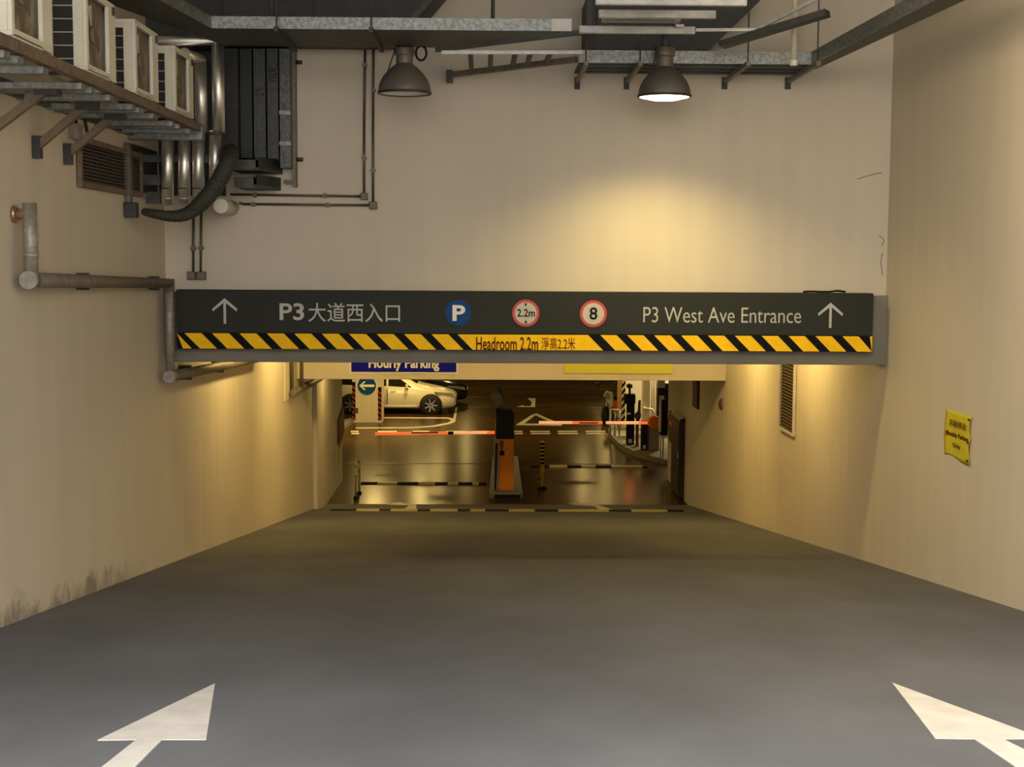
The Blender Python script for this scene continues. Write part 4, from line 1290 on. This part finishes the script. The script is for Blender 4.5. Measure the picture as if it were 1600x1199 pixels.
# hazard striped corner post
yc = 44.4
a, b = at_y(971, 660, yc), at_y(977.5, 600, yc)
t = thing('striped_post', ((a.x + b.x) / 2, yc, .15), 'black and white striped corner post in front of the lit lobby wall', 'post')
MB().box((a.x, yc, .153), (b.x, yc + .15, 3.4)).build('post', 'white', t)
for i in range(13):
    z = .35 + i * .22
    MB().prism([(a.x, yc - .004, z), (b.x, yc - .004, z + .14), (b.x, yc - .004, z + .25), (a.x, yc - .004, z + .11)], (0, -.003, 0)).build('stripe', 'hazard_black', t)
a2_ = at_y(964, 600, yc)
tag(MB().box((a2_.x + .03, yc + .02, .153), (a.x - .01, yc + .2, 3.4)).build('corner_strip', 'tan'), 'orange brown upright strip left of the striped corner post', 'trim')

# guard rail
yg = 42.6
t = thing('guard_rail', at_z(963, 690), 'small steel guard rail on the tip of the right kerb', 'guard rail')
x0, x1 = at_y(954, 640, yg).x, at_y(968, 640, yg).x
z0, z1 = .153, at_y(960, 641, yg).z
MB().tube([(x0, yg, z1), (x1, yg, z1)], .03, 10).build('top_rail', 'steel_bar', t)
MB().tube([(x0, yg, z1 - .25), (x1, yg, z1 - .25)], .02, 10).build('lower_rail', 'dark_metal', t)
for i in range(3):
    x = x0 + (x1 - x0) * i / 2
    MB().tube([(x, yg, z0), (x, yg, z1)], .025, 10).build('post', 'steel_bar', t)

# ================================================================== MOTORCYCLE BEHIND THE RAIL
ymc = 47.5
c = at_z(958, 654); c.y = ymc
ox = at_y(954, 640, ymc).x
t = thing('motorcycle', (ox, ymc, 0), 'parked motorcycle with a grey green front and red side behind the guard rail', 'motorcycle')


def mc(x, y, z): return Vector((ox + x, ymc + y, z))


for nm, x, y in (('front_wheel', -.22, -.45), ('rear_wheel', .22, .75)):
    wv = MB().lathe([(.20, -.05), (.29, -.05), (.30, 0), (.29, .05), (.20, .05)], mc(x, y, .30), 24, (.93, -.36, 0)).build(nm, 'tyre', t)
    MB().lathe([(.20, -.02), (.20, .02)], mc(x, y, .30), 20, (.93, -.36, 0), True).build('hub', 'alloy', wv)
MB().prism([mc(-.30, -.5, .95), mc(-.02, -.5, .55), mc(.06, -.4, .62), mc(.02, -.4, 1.05), mc(-.20, -.42, 1.12)], (.05, .14, 0)).build('front_shield', 'grey_green', t, .02)
MB().prism([mc(-.02, -.3, .48), mc(.34, .5, .45), mc(.36, .8, .72), mc(.18, .4, .80), mc(.02, -.2, .75)], (.18, -.06, 0)).build('side_panel', 'red', t, .02)
MB().prism([mc(.05, .0, .78), mc(.36, .8, .84), mc(.36, .8, .92), mc(.05, .0, .88)], (.22, -.08, 0)).build('seat', 'black', t, .02)
MB().tube([mc(-.50, -.30, 1.10), mc(-.18, -.36, 1.14), mc(.14, -.46, 1.12)], .022, 8).build('handlebar', 'dark_metal', t)
for s_ in (-1, 1):
    MB().tube([mc(-.18 + s_ * .22, -.4, 1.13), mc(-.18 + s_ * .30, -.42, 1.32)], .012, 6).build('mirror_stem', 'dark_metal', t)
    MB().lathe([(.001, -.02), (.085, -.01), (.085, .01), (.001, .02)], mc(-.18 + s_ * .30, -.44, 1.36), 16, (0, 1, 0)).build('mirror', 'dark_metal', t)
MB().lathe([(.09, 0), (.09, .06), (.04, .12)], mc(-.16, -.56, .98), 16, (0, 1, 0), True).build('headlight', 'headlamp', t)
MB().tube([mc(-.22, -.45, .30), mc(-.14, -.42, .95)], .03, 8).build('fork', 'alloy', t)
MB().tube([mc(.1, .2, .28), mc(.5, .95, .30)], .045, 10).build('exhaust', 'alloy', t)

# ================================================================== PILLAR WITH THE ARROW SIGN
ypl = 47.1
a, b = at_y(550.5, 660, ypl), at_y(597, 596, ypl)
t = thing('pillar', ((a.x + b.x) / 2, ypl, 0), 'cream pillar with red and black striped edges before the cream white car', 'pillar')
MB().box((a.x, ypl, 0), (b.x, ypl + .8, HALL - .003)).build('shaft', 'wall', t)
for x0, x1, nm in ((a.x - .003, a.x + .11, 'l'), (b.x - .14, b.x - .02, 'r')):
    zz0, zz1 = .08, at_y(560, 605 if nm == 'r' else 597, ypl).z
    g = MB().box((x0, ypl - .012, zz0), (x1, ypl - .001, zz1)).build('edge_guard', 'hazard_black', t)
    z = zz0
    while z < zz1 - .16:
        MB().prism([(x0, ypl - .012, z + .09), (x1, ypl - .012, z), (x1, ypl - .012, z + .07), (x0, ypl - .012, z + .16)], (0, -.003, 0)).build('stripe', 'hazard_red', g)
        z += .17
p = at_y(555, 641, ypl)
MB().box((p.x - .03, ypl - .05, p.z - .07), (p.x + .10, ypl - .016, p.z + .07)).build('red_box', 'brown_red', t)
c = at_y(573, 603, ypl - .03); R = at_y(588, 603, ypl).x - at_y(573, 603, ypl).x
t = thing('direction_sign', (c.x, ypl, c.z), 'round blue sign with a white left arrow on the cream pillar', 'sign')
MB().disc((c.x, ypl - .003, c.z), R * 1.03, (0, -1, 0), .015, 40).build('rim', 'white', t)
MB().disc((c.x, ypl - .018, c.z), R * .97, (0, -1, 0), .006, 40).build('disc', 'blue', t)
mb = MB(); th = R * .13; yq = ypl - .024
mb.box((c.x - R * .62, yq - .006, c.z - th), (c.x + R * .78, yq, c.z + th))
for s_ in (-1, 1):
    mb.prism([(c.x - R * .78, yq, c.z), (c.x - R * .58, yq, c.z), (c.x - R * .10, yq, c.z + s_ * R * .42), (c.x - R * .28, yq, c.z + s_ * R * .46)], (0, -.007, 0))
mb.build('arrow', 'white', t)
# pale kerb at the pillar foot
pts = [at_z(*p) for p in ((536, 672), (553, 662), (553, 657), (536, 662))]
t = thing('kerb_stone', pts[0], 'pale kerb stone between the left wall end and the pillar foot', 'kerb')
MB().prism([(p.x, p.y, 0) for p in pts], (0, 0, .12)).build('kerb', 'pipe_grey', t)

# ================================================================== CARS


def car(xn, yn, L, Wd, Hh, paint, name, label, head='headlamp'):
    """nose at x = xn pointing +X, near side at y = yn"""
    yc = yn + Wd / 2
    t = thing(name, (xn - L / 2, yc, 0), label, 'car')
    # stations: distance behind nose, half width, low z, belt z, roof half width, top z
    st = [(0.0, .62, .34, .58, .50, .66), (.10, .74, .26, .66, .62, .74), (.45, .85, .22, .76, .72, .84), (1.0, .88, .22, .86, .76, .96),
          (1.30, .88, .22, .90, .74, 1.02), (1.95, .88, .22, .94, .66, 1.40), (2.5, .88, .22, .96, .64, 1.52), (3.4, .88, .22, .98, .64, 1.54),
          (4.15, .87, .24, 1.0, .62, 1.44), (4.55, .84, .28, 1.0, .60, 1.18), (4.75, .78, .34, .92, .58, 1.0)]
    f = L / 4.75; fh = Hh / 1.54; fw_ = Wd / 1.76
    mb = MB(); rings = []
    for d_, hw, zl, zb_, rw, ztp in st:
        hw, rw, zl, zb_, ztp = hw * fw_, rw * fw_, zl, zb_ * fh, ztp * fh
        sec = [(-hw * .93, zl), (-hw, zl + .12), (-hw, (zl + zb_) / 2 + .05), (-hw * .97, zb_ - .03), (-hw * .94, zb_), (-rw, ztp - .05), (-rw * .8, ztp)]
        ring = sec + [(-y, z) for y, z in sec[::-1]]
        rings.append([mb.bm.verts.new((xn - d_ * f, yc + y, z)) for y, z in ring])
    for A_, B_ in zip(rings, rings[1:]):
        n_ = len(A_)
        for j in range(n_):
            fc = mb.bm.faces.new((A_[j], A_[(j + 1) % n_], B_[(j + 1) % n_], B_[j])); fc.smooth = True
    mb.bm.faces.new(rings[0]); mb.bm.faces.new(rings[-1])
    body = mb.build('body', paint, t)

    def interp(d_):
        for s0, s1 in zip(st, st[1:]):
            if s0[0] <= d_ <= s1[0]:
                u = (d_ - s0[0]) / (s1[0] - s0[0])
                return [p * (1 - u) + q * u for p, q in zip(s0, s1)]

    def side(d_, v, out=.012, s_=-1):
        q = interp(d_)
        y0, z0_, y1, z1_ = q[1] * .94 * fw_, q[3] * fh, q[4] * fw_, q[5] * fh - .05
        return Vector((xn - d_ * f, yc + s_ * (y0 + (y1 - y0) * v + out), z0_ + (z1_ - z0_) * v))
    for s_ in (-1, 1):
        for poly in (((1.55, .12), (2.38, .08), (2.38, .86), (2.10, .86)), ((2.46, .08), (3.40, .08), (3.40, .88), (2.46, .88)), ((3.48, .08), (4.2, .10), (4.1, .80), (3.48, .88))):
            P_ = [side(d_, v, .012, s_) for d_, v in poly]
            MB().prism(P_, (0, -s_ * .02, 0)).build('side_window', 'car_glass', t)
    ws = []
    for d_, sgn in ((1.38, -1), (1.38, 1), (1.95, 1), (1.95, -1)):
        q = interp(d_)
        ws.append(Vector((xn - d_ * f, yc + sgn * (q[4] * fw_) * .86, q[5] * fh + .012 - .0)))
    MB().prism(ws, (.012, 0, .012)).build('windscreen', 'car_glass', t)
    for s_ in (-1, 1):
        q = side(.28, 0, 0, s_)
        MB().prism([Vector((xn - .10 * f, yc + s_ * .70 * fw_, .60 * fh)), Vector((xn - .72 * f, yc + s_ * .845 * fw_, .70 * fh)), Vector((xn - .78 * f, yc + s_ * .83 * fw_, .78 * fh)), Vector((xn - .16 * f, yc + s_ * .64 * fw_, .72 * fh))], (.05, s_ * .05, .02)).build('headlight', head, t)
        m0 = Vector((xn - 1.72 * f, yc + s_ * (.96 * fw_), 1.0 * fh))
        MB().hexa([m0 + Vector((-.05, -.10, -.06)), m0 + Vector((.06, -.10, -.06)), m0 + Vector((.06, .10, -.06)), m0 + Vector((-.05, .10, -.06))],
                  [m0 + Vector((-.05, -.09, .07)), m0 + Vector((.02, -.09, .07)), m0 + Vector((.02, .09, .07)), m0 + Vector((-.05, .09, .07))]).build('mirror', paint, t, .02)
        for d_ in (.88, 3.70):
            cx = xn - d_ * f
            y = yc + s_ * .88 * fw_
            MB().lathe([(.40, -.05), (.40, .006), (.001, .006)], (cx, y, .335), 32, (0, s_, 0)).build('wheel_arch', 'tyre', t)
            wv = MB().lathe([(.23, -.10), (.305, -.10), (.325, -.05), (.325, .0), (.30, .02), (.23, .02)], (cx, y, .325), 32, (0, s_, 0)).build('wheel', 'tyre', t)
            rm = MB().lathe([(.235, .0), (.235, .022), (.20, .012), (.001, .0)], (cx, y, .325), 28, (0, s_, 0)).build('rim', 'black', wv)
            for k in range(7):
                a_ = 2 * math.pi * k / 7
                MB().bar((cx + .03 * math.cos(a_), y + s_ * .018, .325 + .03 * math.sin(a_)), (cx + .225 * math.cos(a_), y + s_ * .022, .325 + .225 * math.sin(a_)), .05, .02, (0, 1, 0)).build('spoke', 'alloy', wv)
    MB().box((xn - .06, yc - .5 * fw_, .36), (xn + .012, yc + .5 * fw_, .47)).build('lower_grille', 'black', t)
    MB().box((xn - .05, yc - .40 * fw_, .58 * fh), (xn + .018, yc + .40 * fw_, .64 * fh)).build('upper_grille', 'alloy', t)
    for s_ in (-1, 1):
        y = yc + s_ * .885 * fw_
        MB().box((xn - 3.2 * f, y - .006, .26), (xn - 1.35 * f, y + .012, .34)).build('sill', paint, t, .01)
        MB().box((xn - 2.42 * f, y - .008, .36), (xn - 2.405 * f, y + .006, .9 * fh)).build('door_gap', 'black', t)
        MB().box((xn - 2.30 * f, y - .01, .80 * fh), (xn - 2.12 * f, y + .02, .83 * fh)).build('door_handle', paint, t)
    return t


pn = at_z(714, 640)
car(at_y(713, 640, 50.4).x, 49.55, 4.75, 1.76, 1.56, 'car_white', 'white_car', 'cream white people carrier parked behind the striped pillar')
car(at_y(730, 620, 53.2).x, 52.3, 4.6, 1.8, 1.50, 'car_black', 'black_car', 'black car parked behind the cream white people carrier')
